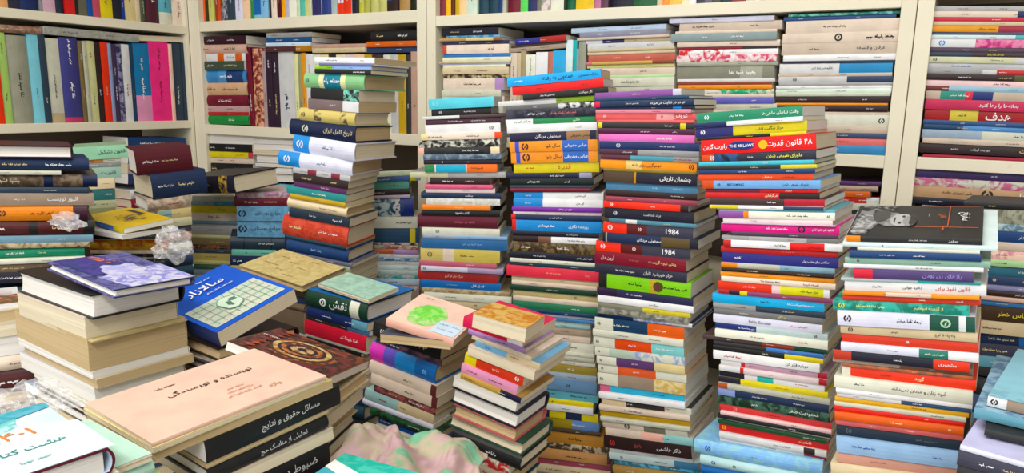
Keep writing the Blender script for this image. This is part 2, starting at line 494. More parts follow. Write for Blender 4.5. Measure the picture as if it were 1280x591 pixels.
def row(name, plane, data, W=.15, H=.2, lean=0, zb=0, inset=.0):
    """upright books: right edge x, y of the top, colours"""
    ox = oy = 0; k = 1; px = None; idx = 0; yref = 0; rr = random.Random(name)
    for line in data.strip().splitlines():
        head, *tt = line.strip().split('#'); tk = head.split()
        if not tk: continue
        if tk[0] == '@': ox, oy, k = map(float, tk[1:4]); yref = float(tk[4]); continue
        if tk[0] == 'S': px = ox + float(tk[1]) / k; continue
        x = ox + float(tk[0]) / k
        if tk[2] == '-': px = x; continue
        a, b = plane.hit(px, yref), plane.hit(x, yref)
        T = (b - a).dot(plane.u) - .0004
        h = H + rr.uniform(-.02, .02)
        if tk[1] != '-':
            h = plane.hit((x + px) / 2, oy + float(tk[1]) / k).z - zb
        c = (a + b) / 2; hard = 'H' in tk; ln = 0; ins = rr.uniform(0, .006) + inset
        Wb = W
        for o_ in tk[3:]:
            if o_[0] == 'l': ln = float(o_[1:])
            if o_[0] == 'w': Wb = float(o_[1:]) / 100
        o = Vector((c.x, c.y, zb)) + plane.n * ins
        # local x (along the spine) points down, local z (thickness) points right
        ux = Vector((0, 0, -1)); uz = plane.u
        M = Matrix.Identity(4)
        o2 = o + Vector((0, 0, h / 2)) - plane.u * T / 2
        for i in range(3): M[i][0], M[i][1], M[i][2], M[i][3] = ux[i], plane.n[i], uz[i], o2[i]
        if ln:
            M = Matrix.Translation(o) @ Matrix.Rotation(R_(ln), 4, plane.n) @ Matrix.Translation(-o) @ M
        A = (x - px) * min(60, h * 500) * 1.0
        if oy + (float(tk[1]) / k if tk[1] != '-' else 0) <= 0 and zb > 1.6: A *= .35
        add_book(M, h, Wb, T, tk[2], hard, 'gloss', 'c', parse_texts(tt) if tt else None, name, (x - px), A, idx)
        idx += 1; px = x
def flat(name, A, B, C, z, T, col, hard=False, tone='w', cover=None, flip=False, wedge=1.0, kind='gloss', top=None, tilt=0, texts=None, swap=False, pitch=0, lim=None, wy=1.0, label=None, vis=True, fit=.5):
    """a book whose cover is seen: A front-left, B front-right, C back-right corner of its top face, at height z"""
    a, b, c = hitZ(*A, z), hitZ(*B, z), hitZ(*C, z)
    e1 = b - a; e2 = c - b; L, W = e1.length, e2.length
    if lim: L = min(L, lim[0]); W = min(W, lim[1])
    t1 = math.atan2(e1.y, e1.x); t2 = math.atan2(e2.y, e2.x) - math.pi / 2
    t2 = t1 + (t2 - t1 + math.pi) % (2 * math.pi) - math.pi
    th = t1 * (1 - fit) + t2 * fit
    ux = Vector((math.cos(th), math.sin(th), 0)); n = Vector((-ux.y, ux.x, 0))
    mid = b - ux * L / 2
    uz = Vector((0, 0, 1))
    M = Matrix.Identity(4); o = mid - uz * T
    for i in range(3): M[i][0], M[i][1], M[i][2], M[i][3] = ux[i], n[i], uz[i], o[i]
    if tilt: M = M @ Matrix.Rotation(R_(tilt), 4, 'Y')
    if pitch: M = M @ Matrix.Translation((0, 0, 0)) @ Matrix.Rotation(R_(pitch), 4, 'X')
    if swap:   # spine runs along the right-hand side
        M = M @ Matrix.Translation((L / 2, W / 2, 0)) @ Matrix.Rotation(R_(90), 4, 'Z'); L, W = W, L
    if flip: M = M @ Matrix.Translation((0, W, 0)) @ Matrix.Rotation(math.pi, 4, 'Z')
    add_book(M, L, W, T, col, hard, kind, tone, texts, name, 12, 6000, 0, wedge, top, cover, flip, 1)
    b = BOOKS[-1]; b['area'] = 6000 if vis else 0; b['wy'] = wy; b['label'] = label; b['group'] = 'books lying with their covers in view'
    return b

def zat(plane, x, y): return plane.hit(x, y).z
def zd(x, y, d): return (CAM + ray(x, y) * d).z
def book_of(name, i): return [b for b in BOOKS if b['stack'] == name][i]
def below(b, n, shift=0, cols=('ddc', 'cb9', '556', 'eee', '975'), area=0, T=(.014, .026), tone='c', flip=True, ground=0.0, name=None, sink=0.0, sc=1.0):
    """further books under a given one, down to the ground"""
    rr = random.Random(n + len(BOOKS)); M = b['M'].copy(); z = M.translation.z - sink; L, W = b['L'] * sc, b['W'] * sc
    i = 0; yawz = math.atan2(M[1][0], M[0][0])
    while z > ground + .004:
        T_ = rr.uniform(*T) if i < n else rr.uniform(.03, .045)
        T_ = min(T_, z - ground)
        if z - ground - T_ < .012: T_ = z - ground
        z -= T_
        a = yawz + R_(rr.uniform(-4, 4))
        o = Vector((M.translation.x, M.translation.y, z)) + Vector((math.cos(a), math.sin(a), 0)) * (shift * min(i, n) + rr.uniform(-.006, .006))
        m = Matrix.Translation(o) @ Matrix.Rotation(a, 4, 'Z')
        if flip: m = m @ Matrix.Translation((0, W, 0)) @ Matrix.Rotation(math.pi, 4, 'Z')
        add_book(m, L * rr.uniform(.95, 1.03), W * rr.uniform(.95, 1.03), T_ - .0004, rr.choice(cols), rr.random() < .5, 'gloss', tone if i % 3 else 't', [], name or b['stack'],
                 0 if flip else 8, area if i < n else 0, 500 + i, flip=flip)
        i += 1

import numpy as np
def proj(p):
    q = RM.transposed() @ (Vector(p) - CAM); return (PX + F * q.x / -q.z, PY - F * q.y / -q.z)
def quad(name, A, B, C, D, d, T, col, reg=25.0, size=None, above=0.0, **kw):
    """a lying book fitted to the four seen corners of its cover, its corner B at depth d (metres)"""
    bb = CAM + ray(*B) * d
    A0 = A; A = A or (B[0] + D[0] - C[0], B[1] + D[1] - C[1])
    e1 = hitZ(*B, bb.z) - hitZ(*A, bb.z)
    def mat(p):
        th, pi_, ro = p[0], p[1], p[2]
        return Matrix.Rotation(th, 3, 'Z') @ Matrix.Rotation(pi_, 3, 'X') @ Matrix.Rotation(ro, 3, 'Y')
    def res(p):
        R3 = mat(p); L, W = p[3], p[4]; ux = R3 @ Vector((1, 0, 0)); n = R3 @ Vector((0, 1, 0)); r = []
        for q, t in ((bb - ux * L, A), (bb + n * W, C), (bb - ux * L + n * W, D)):
            if t is A and A0 is None: continue
            x, y = proj(q); r += [x - t[0], y - t[1]]
        r += [reg * p[1], reg * p[2]]
        if size: r += [500 * (L - size[0]), 500 * (W - size[1])]
        return np.array(r)
    best = None
    for k in (-.4, 0, .4):
        p = np.array([math.atan2(e1.y, e1.x) + k, 0.0, 0.0, .2, .14]); lm = 1.0; r = res(p)
        for it in range(80):
            J = np.array([(res(p + np.eye(5)[i] * 1e-5) - r) / 1e-5 for i in range(5)]).T
            st = np.linalg.solve(J.T @ J + lm * np.eye(5), -J.T @ r); r2 = res(p + st)
            if r2 @ r2 < r @ r: p, r, lm = p + st, r2, lm * .4
            else: lm *= 4
        if p[3] > .02 and p[4] > .02 and (best is None or r @ r < best[0]): best = (r @ r, p)
    e, p = best; R3 = mat(p); L, W = float(p[3]), float(p[4])
    ux, n, uz = R3 @ Vector((1, 0, 0)), R3 @ Vector((0, 1, 0)), R3 @ Vector((0, 0, 1))
    b = flat(name, A, B, C, bb.z, T, col, **kw)
    o = bb - ux * L / 2 - uz * (T if not above else 0)
    M = Matrix.Identity(4)
    for i in range(3): M[i][0], M[i][1], M[i][2], M[i][3] = ux[i], n[i], uz[i], o[i]
    if kw.get('swap'):
        M = M @ Matrix.Translation((L / 2, W / 2, 0)) @ Matrix.Rotation(R_(90), 4, 'Z') ; L, W = W, L; M = M @ Matrix.Translation((0, -W / 2 + 0, 0)) if False else M
    if kw.get('flip'): M = M @ Matrix.Translation((0, W, 0)) @ Matrix.Rotation(math.pi, 4, 'Z')
    b.update(M=M, L=L, W=W, fitinfo='%s L%.3f W%.3f pitch%.1f roll%.1f err%.1f' % (name, L, W, math.degrees(p[1]), math.degrees(p[2]), math.sqrt(e)))
    return b
def depth_at(x, y, z): return (hitZ(x, y, z) - CAM).dot(RM @ Vector((0, 0, -1)))
# ------------------------------------------------------------------ the piles (read off the spines)
WALLY = Plane(Y=1.745); LEFTX = Plane(X=-2.32)
SB = [(0, -.04), (60, -.02), (130, .0), (190, .035)]
# --- shelf rows of upright books
row('top shelf by the left wall', LEFTX, '''
@ 0 0 9.846 5
S -300
-180 - a65
-60 - 345
110 - da7
240 - 334
490 - 236 H
525 - 888
680 - cab
800 - 234 H
925 - c33
970 - 222
1085 - 665
1150 - 25a
1245 - b56
@ 110 0 9.846 5
305 - dc2
410 - 223
460 - 24a
590 - dc9
650 - dca
720 - 454 H
880 - 523 H
1040 - 6ab*4/ddc*1 H
1185 - edc
''', zb=1.6755, H=.2)
row('top shelf of the corner bookcase', WALLY, '''
@ 230 0 7.99 5
S 72
130 - a32
200 - d62
240 - 431
290 - cc7
330 - 943
355 - c53
405 - 343~aab
500 - 345 H
580 - dde
650 - eca
690 - 385
760 - 9bc*3/26a*1.2/8bc*.3
835 - 8bd
860 - 321
915 - edc
960 - d42*2/512*1.5
1005 - ea2
1045 - bbc
1120 - eed
1145 - cdb
1205 - 6ba
1255 - cc8
@ 380 0 7.11 5
60 - ddc
140 - dcc*3/336*1
240 - 348 H
290 - abb
345 - edd*2/d43*.4
415 - edd*1.6/d43*1
465 - 223
520 - bb5*3/553*.2/bb5 H
575 - aa5*3/553*.2/aa5 H
650 - bb7*3/553*.2/bb7 H
730 - bb7*3/553*.2/bb7 H
830 - 322*1/36a*1/322*.4
935 - a85 H
995 - 221
''', zb=1.690, H=.2)
row('top shelf of the wide bookcase', WALLY, '''
@ 540 0 7.11 5
S 42
120 - 834 H
165 - eb4
195 - 632
240 - ca1
305 - ec9
400 - cdc
485 - 245 H
585 - 245 H
625 - 247
660 - bba
785 - 723 H
850 - 6c6
930 - 336
970 - 776
1045 - 998~dcc
1165 - ddc
1190 - 232
1275 - 264 H
@ 700 0 6.4 5
270 - db3
325 - b79
385 - 645
580 - 223 H
770 - 433*3/364*.5 H
815 - cb9
865 - e95
970 - db6
1030 - edb
1085 - eee
1150 - 445
1210 - 667
1280 - 555
1370 - 345
1480 - 844
1600 - ccb
''', zb=1.6705, H=.2)
row('second shelf by the left wall', LEFTX, '''
@ 0 0 3.692 100
S -170
-110 160 964
-50 160 ccb
8 170 d42
48 150 ac7
148 165 998 H
197 158 8cd
228 158 345
290 178 ccb*3/ba8*.4
375 175 448*6/b46*.4 H
395 190 764
415 190 bba
450 190 cc9
478 195 322
510 195 d42
525 200 89b
548 205 435
572 205 335~88a
608 205 ddd
628 210 246
700 200 27a*2/d9b*1
788 195 e48
803 203 ecb
845 200 345
882 200 345
''', zb=1.3535, H=.2)
row('second shelf of the corner bookcase', WALLY, '''
@ 230 0 3.11 100
S 243
264 182 723 l-2
300 188 da8~833
318 198 a99
342 200 323
366 200 323
425 200 ccc
440 208 dda
455 208 997
472 205 d93
500 210 ddd*3/347
530 212 ddc
560 212 eda
590 210 333
625 212 edb
660 212 dcc
700 210 eca
730 212 b93
770 212 433
800 212 ddc
830 212 bbb
862 212 b92
880 212 333
908 200 b98
''', zb=1.3415, H=.2, W=.13)
row('second shelf of the wide bookcase', WALLY, '''
@ 530 0 3.11 80
S 335
360 205 dcb
375 205 cb9
395 200 a97
432 212 eed*1/d76*.1/eee*.3
478 202 eee
498 200 b76
548 196 4ad
575 155 dee #235|.5|.5|5
590 155 2aa
598 190 8ab
626 155 998
''', zb=1.344, H=.2, W=.13)
# --- piles inside the shelves
stack('corner bookcase beside the wall panel', WALLY, SB, '''
@ 230 0 3.11
T 140 140
172 45 240 312
208 42 243 ca9 H
238 48 235 ddd*.3/c63*.3/ddd*.7/c63*.4/ddd*.7/c63*.4/ddd*.2
272 50 235 454
322 36 240 48b*3/59c*1/247*2/48b*.4 H
370 40 243 ca8 H
412 48 247 723 H
435 65 250 b99
448 75 250 a33
484 62 252 284 H
''', fill=False)
stack('flat on the corner bookcase uprights', WALLY, SB, '''
@ 230 0 3.11
T 127 400
145 320 500 999
165 320 498 258
180 320 496 cde
201 320 498 533*2/a73*1
''', fill=False, W=.13)
stack('flat in the middle of the corner bookcase', WALLY, SB, '''
@ 230 0 3.11
T 171 600
186 500 712 b98
204 500 706 cb9
''', fill=False)
stack('flat at the end of the corner bookcase', WALLY, SB, '''
@ 230 0 3.11
T 117 810
160 724 903 222 H
182 712 903 c63
204 708 903 346
''', fill=False)
stack('corner bookcase lower shelf', WALLY, SB, '''
@ 220 140 2.955
T 79 180
118 85 285 a98 F
146 105 285 222
168 108 285 dc2*3/c45*.3
190 110 285 dcb
228 110 285 222
250 110 285 543
''', fill=True, ground=1.03)
stack('white paged pile on the corner lower shelf', WALLY, SB, '''
@ 220 140 2.955
T 80 340
101 285 430 ccc F gw
120 285 430 445 F gw
142 285 430 cbb F gw
160 285 430 b98 F gc
190 295 430 224 F gw
205 290 430 334 F gw
228 295 430 224 F gw
258 300 430 334 F gw
''', fill=True, ground=1.03)
stack('left end of the wide bookcase', WALLY, SB, '''
@ 540 0 7.11
T 248 320
315 85 595 223
335 130 615 38b~8ab
362 70 620 b96*2/dc9*2/964*.6
395 90 680 335
475 95 680 c54*.2/edc*3 #555|.75|.4|3
508 100 705 47b
545 100 705 eec
562 70 700 cb9
575 75 690 aac
@ 530 0 3.11
262 75 320 eec
288 75 330 dca
304 70 330 433~cb8
350 75 310 edc*3/b9c*.5 #543|.5|.32|2
375 70 300 ddc
400 70 310 dcb
440 70 310 ccb
''', fill=True, ground=1.344)
stack('flat over the wide bookcase uprights', WALLY, [(0, -.09)], '''
@ 540 0 7.11
T 330 960
380 745 1200 338*1/a33*1
402 700 1195 543
446 650 1190 a98
''', fill=False)
stack('shelf pile topped by a pale blue book', WALLY, [(0, -.06), (60, -.04), (90, -.02)], '''
@ 700 0 6.4
T 207 470
248 85 850 bcd #666|.7|.4|7 #666|.35|.4|8
290 160 852 889
310 140 880 cba
338 195 890 ddd*1/336*1.2/cb9*2.5
385 215 905 ccc #555|.75|.45|4 #555|.3|.4|1
405 225 920 cb9
430 220 920 dca
488 225 920 b65
512 215 910 c78*.3/ca6*3/843*1
540 215 915 dd9
600 240 915 dcb
622 230 915 bda
690 240 915 ddc #543|.5|.4|5
740 240 915 ccb
790 240 915 dcb
850 240 915 a99
''', fill=True, ground=1.344)
stack('shelf pile with dark red spines', WALLY, SB, '''
@ 830 0 3.11
T 66 230
85 22 430 dde #478|.45|.4|1
117 60 460 cba #433|.25|.4|3 #433|.75|.3|2
128 45 440 dcb
158 28 440 899
180 50 450 dcb
192 52 440 823*2/322*1
213 60 445 c33~eee*1/eee*1
240 50 440 c46~edd
255 50 440 aa9
306 48 425 887*3/aa9*1/887*.5 #eee|.7|.5|6
318 50 430 ddd
330 50 420 843
346 55 420 e92
366 90 425 3a7~ddc
378 80 425 dcb
402 190 425 66b
430 195 440 ccb
470 190 440 dcb
510 190 440 998
560 190 440 cb9
''', fill=True, ground=1.344)
stack('shelf pile of pale spines', WALLY, SB, '''
@ 890 0 4.923
T 78 800
94 470 1155 276~8cb
121 440 1130 358
198 455 1160 dcb #543|.45|.3|4
259 435 1150 dcb #222|.5|.8|9 #222|.9|.6|12
335 430 1145 cba #333|.78|.35|عرفان و فلسفه #555|.3|.3|8
372 440 1135 eee #555|.55|.3|2 #555|.85|.3|3
388 435 1130 334
450 415 1110 ddd*2.4/38b*2 #555|.4|.35|3
470 410 1110 cba
508 410 1110 ccc*1.6/346*1 #222|.15|.6|0
525 410 1110 aaa
@ 830 0 3.11
345 435 885 eee
362 435 885 ded
374 435 880 ccb
400 435 875 322 #ddd|.25|.3|2 #ddd|.8|.3|3
409 435 870 e93
434 435 870 322 #c55|.45|.4|6 #ccc|.85|.3|3
446 435 875 dcb
490 435 880 ddc #333|.93|.5|0
515 435 875 cba
535 435 870 457
563 435 865 d77 #533|.6|.35|4
591 435 870 48b
@ 980 90 3.475
362 -40 445 48a
375 -40 385 777
''', fill=True, ground=1.344, jit=.002)
stack('under the middle board of the wide bookcase', WALLY, [(0, .03)], '''
@ 980 90 3.475
T 475 300
495 210 440 536
518 215 410 a98 H
543 200 375 c63
570 200 415 b33*3/ddd*1
600 200 420 ccb
640 200 420 345
''', fill=True, ground=1.03)
W3 = Plane(Y=1.742)
stack('tall pile in the right bookcase', W3, [(0, .0), (60, .01), (120, .03), (200, .05)], '''
@ 1100 0 2.689
T 20 370
38 170 560 aaa
58 178 560 dcb*4/236*1.3 #433|.75|.4|گروس #555|.3|.35|2
73 178 560 b34
86 178 560 cb9
108 168 560 d93*3/934*2 #433|.5|.4|سمفونی مردگان
118 165 560 457
131 165 560 cdd*3/5aa*1
160 172 560 ddd*2/b37~d8a*3 #48c|.1|.7|0
177 165 560 545
192 150 560 345*2/433*3 #cc5|.6|.5|6
213 162 560 cca*3/ccc #333|.06|.6|0 #555|.6|.3|2
235 160 560 bbb #26a|.3|.4|7
250 160 560 999*2.4/ccc*.6/b33*2
272 150 560 322*3/553*1
292 155 560 ecc #633|.65|.5|5
309 155 560 733*.5/9bc*2
338 155 560 ba9*.6/387*1/c34*.3/237*.8/ba9*2 #ddd|.3|.4|5
373 152 560 b35 #eee|.62|.45|بهانه‌ها را رها کنید
409 150 560 922*1.2/cb5*1.3/922*3 #eee|.62|.75|هدف #433|.33|.3|6
425 145 560 358
442 145 560 246*1/58b*2
471 142 560 9ab*2/ccb*2 #222|.85|.4|5
489 142 560 cba
522 130 560 322 #ccc|.3|.25|4 #ccc|.5|.3|جودیت اورلف #ec8|.85|.4|مثبت
''', fill=True, ground=1.3445, jit=.002)
stack('right bookcase lower shelf', W3, [(200, .05), (260, .07)], '''
@ 1130 190 2.567
T 62 240
92 38 480 436
120 30 480 b68~ccb
157 18 480 b97 #eee|.85|.6|عطرها #433|.35|.35|شیر نوروزی مقدم #322|.56|.9|0
180 18 480 223
''', fill=True, ground=1.03, jit=.002)
stack('shaded pile in the left corner bay', LEFTX, [(0, .0)], '''
@ 0 150 3.11
T 68 600
112 495 720 247
135 500 720 998
170 500 720 556
210 500 720 ba9
250 500 720 347
''', fill=True, ground=1.03)
stack('flat over the left wall uprights', LEFTX, [(0, .1), (60, .06)], '''
@ 0 0 3.692
T 118 80
152 -60 188 a87~865 H
''', fill=False, W=.12, tones='t')
stack('grey folder over the left wall uprights', LEFTX, [(0, .09), (60, .09)], '''
@ 0 0 3.692
T 140 420
176 205 640 aaa~998 w16
''', fill=False, W=.15)
stack('cream booklet over the left wall uprights', LEFTX, [(0, .04)], '''
@ 0 0 3.692
T 166 740
192 628 856 ba9 F gc
''', fill=False, W=.15)
# --- the free-standing piles
P_ = lambda th, x, y, d: Plane(theta=th, ref=(x, y), d=d)
stack('stack topped by the tilted cyan book', P_(15, 690, 300, 1.66), [(95, -.1), (118, -.09), (130, -.05), (200, -.02), (300, .04), (340, .08), (480, .12)], '''
@ 510 80 3.692
T 43 674
86 458 890 1ae w16 p4 #223|.55|.6|همه‌چی به رفته #223|.87|.4|مارک منسون #eee|.13|.3|1
125 482 905 d33 w15 #533|.8|.22|3 #533|.3|.22|2
152 530 925 222 #ddd|.74|.5|اگر حیوانات #ddd|.3|.4|5
184 415 857 ddd*3/8a2*1.9 w17 
207 450 858 666*3/333~ddd*2 
247 452 870 223~445 #eee|.35|.35|3 #b66|.65|.5|6
275 450 860 eee*1/385*2.2 #dec|.8|.6|ملتی #384|.2|.5|5
312 458 872 eee p4 #777|.8|.32|آبنبات
353 470 868 224*3/975*1.2/224*.3 #eee|.45|.5|سمفونی مردگان #433|.82|.4|عباس معروفی
402 470 875 e94*.15/35b*.12/e94*1.2/36b*.7/e94*.25 #322|.5|.42|سال بلوا #eee|.76|.36|عباس معروفی #422|.18|.7|0
455 475 875 e94*.15/35b*.12/e94*1.2/36b*.7/e94*.25 #322|.5|.42|سال بلوا #eee|.76|.36|عباس معروفی #422|.18|.7|0
502 485 880 dc2 #a52|.6|.6|قدیره #a52|.2|.3|2
527 455 850 224*3/99b*.5 #ddd|.6|.5|7
560 470 858 122 #eee|.3|.4|2 #eee|.7|.35|3
574 470 845 445
588 470 840 823
@ 510 230 3.476
36 450 840 445
67 458 848 28c*1/eee*2 #222|.75|.4|آبی جدایی #ddd|.17|.3|1
101 458 848 28c*1/eee*2 #222|.75|.4|آی جان #ddd|.17|.3|1
122 452 845 739 #eee|.6|.5|3
136 455 840 dcc
160 448 845 c32*.1/235*2 #ddd|.5|.4|5
207 452 840 c32*.1/28c*2 #eee|.75|.38|روزنامه نگاری #eee|.4|.35|2
229 455 830 223 #bbb|.7|.4|4
256 455 830 322*1/754*.5/eee*1.8 #444|.75|.4|3
299 455 820 764~432
330 440 830 223 #ccc|.85|.4|7 #ccc|.35|.3|5
347 445 830 ddc
364 440 830 245
410 430 845 d45 #eb8|.85|.3|رضا #eb8|.5|.2|7
432 450 830 dca
450 450 820 dcb
473 445 820 243 #ddc|.5|.35|3
500 455 832 cb8
522 455 830 dcb
550 455 825 375 #cdc|.75|.3|1
566 450 820 246
578 450 820 ddd
591 450 820 47a
@ 670 380 2.8
66 -30 190 ddc
80 -30 190 9bb
106 -30 190 a98 #554|.6|.3|2
132 -20 190 dcb #554|.6|.4|3
167 -15 200 ddc #554|.6|.4|6
180 -10 205 ccb
196 -10 205 bba
212 -5 208 ddc #543|.6|.5|2
242 -10 210 984
263 -5 210 9ab
302 -5 212 68a #223|.55|.3|0
336 -5 215 6ab
352 -10 200 dc3
374 -10 200 ddd
404 -10 215 235*1/dc3*1/235*1/dc3*1 #333|.6|.35|3
438 -5 220 983*1/68b*.7
452 -5 225 543
492 -5 235 b84 #322|.6|.4|4
516 -10 250 cb9~543
548 -10 250 c96 #543|.6|.5|2
572 -15 260 a56
600 -15 260 dca
''', W=.145, tones='wcc')
stack('stack of white, pink and cream spines', P_(6, 580, 300, 1.74), [(120, -.05), (165, -.03), (230, .01), (300, .03), (350, .06)], '''
@ 510 80 3.692
T 156 249
203 98 400 6cd t6bc w15 p6 #8de|.1|.6|0
236 108 385 222 #ddd|.65|.3|4 #ddd|.15|.4|0
250 70 445 ddd*1/544*1.2
276 80 430 534 #ddd|.7|.4|5 #ddd|.4|.4|3
318 78 425 eee #666|.88|.5|0
348 60 430 eda*.2/edc*2/e53*.2 
384 50 425 ddc~222
415 50 425 eba*.25/222~333*3/edb*.4 #ddd|.65|.4|6
441 70 430 89a~567 #223|.7|.45|2
463 70 430 223
499 78 410 385*1/eee*.1/2ac*3/eee*.1/e73*3 #522|.72|.45|فسوجه داغ
524 8 450 cca*2/aaa*3
557 100 378 322 w15
576 78 390 d68
595 80 400 edd
@ 510 230 3.476
64 55 405 235 #eee|.6|.4|بینهایت
92 80 400 ddd~ccb
113 62 358 e82 #eda|.55|.3|5
140 58 400 222 #eee|.52|.5|کتاب نمرود
192 42 388 623 H cloth #a56|.6|.3|3
223 62 400 ddc #333|.2|.5|0
238 65 432 9ab*1/8ac*1.5
283 58 430 369 #8ac|.6|.3|4
337 55 400 cb7*1/dcb*.5/cb6*2 #654|.6|.32|2 #654|.12|.4|0
361 50 385 b67
383 55 412 ccd*2/a9b*1.5 #222|.05|.6|0
424 42 392 933 #dba|.45|.4|مرگ دل او گرم
458 52 400 26a #eee|.72|.4|فصل قتل #9bd|.4|.2|5
478 60 445 ba8~986
508 70 450 ddc
540 60 440 cb9
570 60 440 776
''', tones='wwc')
stack('tall stack with the lime green spine', P_(31, 805, 300, 1.47), [(115, -.06), (140, 0), (200, .04), (260, .06), (310, .09), (345, .12), (400, .13), (560, .13)], '''
@ 730 90 3.94
T 92 262
124 50 475 859*3/ccd*.3 #edd|.5|.3|7
139 50 515 246 #ddd|.65|.4|2
169 55 543 c35*.12/235*2 #eee|.75|.6|هر دو در نهایت می‌میرند #ccc|.4|.4|5
184 55 543 235*3/28c*.3/235*.5 #ddd|.6|.4|3
203 60 530 d89
236 55 545 d66*3/eaa*.8/d66*1 #fee|.86|.6|عروس #a33|.68|.35|0 #edd|.1|.5|0
249 60 540 d66
279 68 538 dc3*.15/333*3/dc4*.2/333*.3 #ccc|.75|.4|3
308 70 545 524 #edd|.8|.3|رهاش #edd|.5|.3|7
346 75 545 d7b #fff|.7|.32|6
384 80 570 236 #ccd|.7|.3|7 #ccd|.2|.6|0
412 80 570 534*2/999*3 #eee|.3|.3|3 #556|.7|.3|7
438 85 570 634*1.3/59a*1.8/999*1 #933|.85|.5|7
482 80 555 e92*1/ec8*.6/e92*2 #522|.5|.5|هوموگرنی برای شاه #522|.95|.6|0
495 100 555 873
552 100 560 543*1.6/b83*.1/223*3 #eee|.78|.5|چشمان تاریکی
591 105 560 58a #cde|.8|.3|6 #cde|.55|.3|7
@ 730 230 3.476
62 92 490 322 #ccc|.8|.3|3
83 95 495 945
111 88 457 e43*3/322*.3 #eee|.6|.3|7 #eee|.1|.5|0
160 88 480 223 #ccc|.55|.32|برند شهامت #ddd|.13|.4|0
178 110 490 478*.6/ddd*.4/589*2
224 85 475 e43*1.2/622*1/445*2.2 #eee|.78|.5|1984 #edd|.42|.35|0 #edd|.08|.5|0
266 85 498 123*.1/aa9*.05/235*2/653*1/223*.3 #eee|.5|.45|سمفونی مردگان
309 50 462 e43*1.2/622*1/445*2.2 #eee|.78|.5|1984 #edd|.42|.35|0 #edd|.08|.5|0
362 45 442 823 #dc8|.75|.35|وقتی نیچه گریست #a75|.45|.2|6 #dcc|.15|.4|آرون دل
405 50 450 334 #ddd|.7|.42|هزار خورشید تابان #ddd|.35|.3|3
470 65 465 222*.4/8c2*2/ba4*.3/8c2*1.5 #333|.83|.55|2 #351|.42|.35|4 #643|.66|.7|62
506 60 475 324*.8/335*3 #ddd|.4|.3|7
535 60 475 eee #333|.6|.4|سنگ سبز 
557 60 460 887*2/dc5*2 #333|.65|.4|4
583 60 450 666~998
@ 670 380 2.8
65 210 545 247*2/9ad~eef*2/ddd*1 H #333|.5|.3|گیمیابی
105 205 517 ddc*.7/246*1.3/d63*1.3 #eee|.3|.25|6 #eee|.75|.25|6 #333|.05|.3|0
129 200 517 ddc #544|.35|.3|4 #544|.7|.3|5
167 200 517 ddc*.8/d53*1.3/8cc*1.1 #eee|.45|.25|6 #eee|.8|.25|6 #333|.05|.3|0
198 205 520 ddc*.6/bcb*1/9ac~ddc*2 #333|.05|.3|0
227 212 520 ddc*.7/647*1.3/dc9*1 #edd|.45|.25|6 #333|.05|.3|0
258 215 525 ddc*.7/d64*1.3/ddc*1 #eee|.45|.25|6 #333|.05|.3|0
300 215 525 ddc*.7/987*1.2/ca6~dc9*1 #333|.05|.3|0
324 222 520 c68*.3/4ac*2 
346 222 525 eee #433|.3|.3|7 #433|.7|.3|6
370 228 545 dca*1/333*1.5/ccb*1 w15
388 222 540 dcb #222|.4|.5|3
410 222 542 b93 #edb|.5|.3|6
426 225 540 ccb
450 230 530 dcb*2/776*1/ccb*1 #222|.3|.8|0
480 240 550 dcb*1.3/eba*.8/9cc*1 #544|.7|.3|4
522 238 548 322 #ddd|.75|.4|ذاکر هاشمی #a55|.4|.35|پاریخ #c44|.1|.5|0
536 255 550 bbb
562 255 573 bcc*2/479*.7 #333|.6|.3|2 #333|.15|.4|0
582 268 575 478~6bd
610 268 575 a85
''', W=.15, tones='wwc')
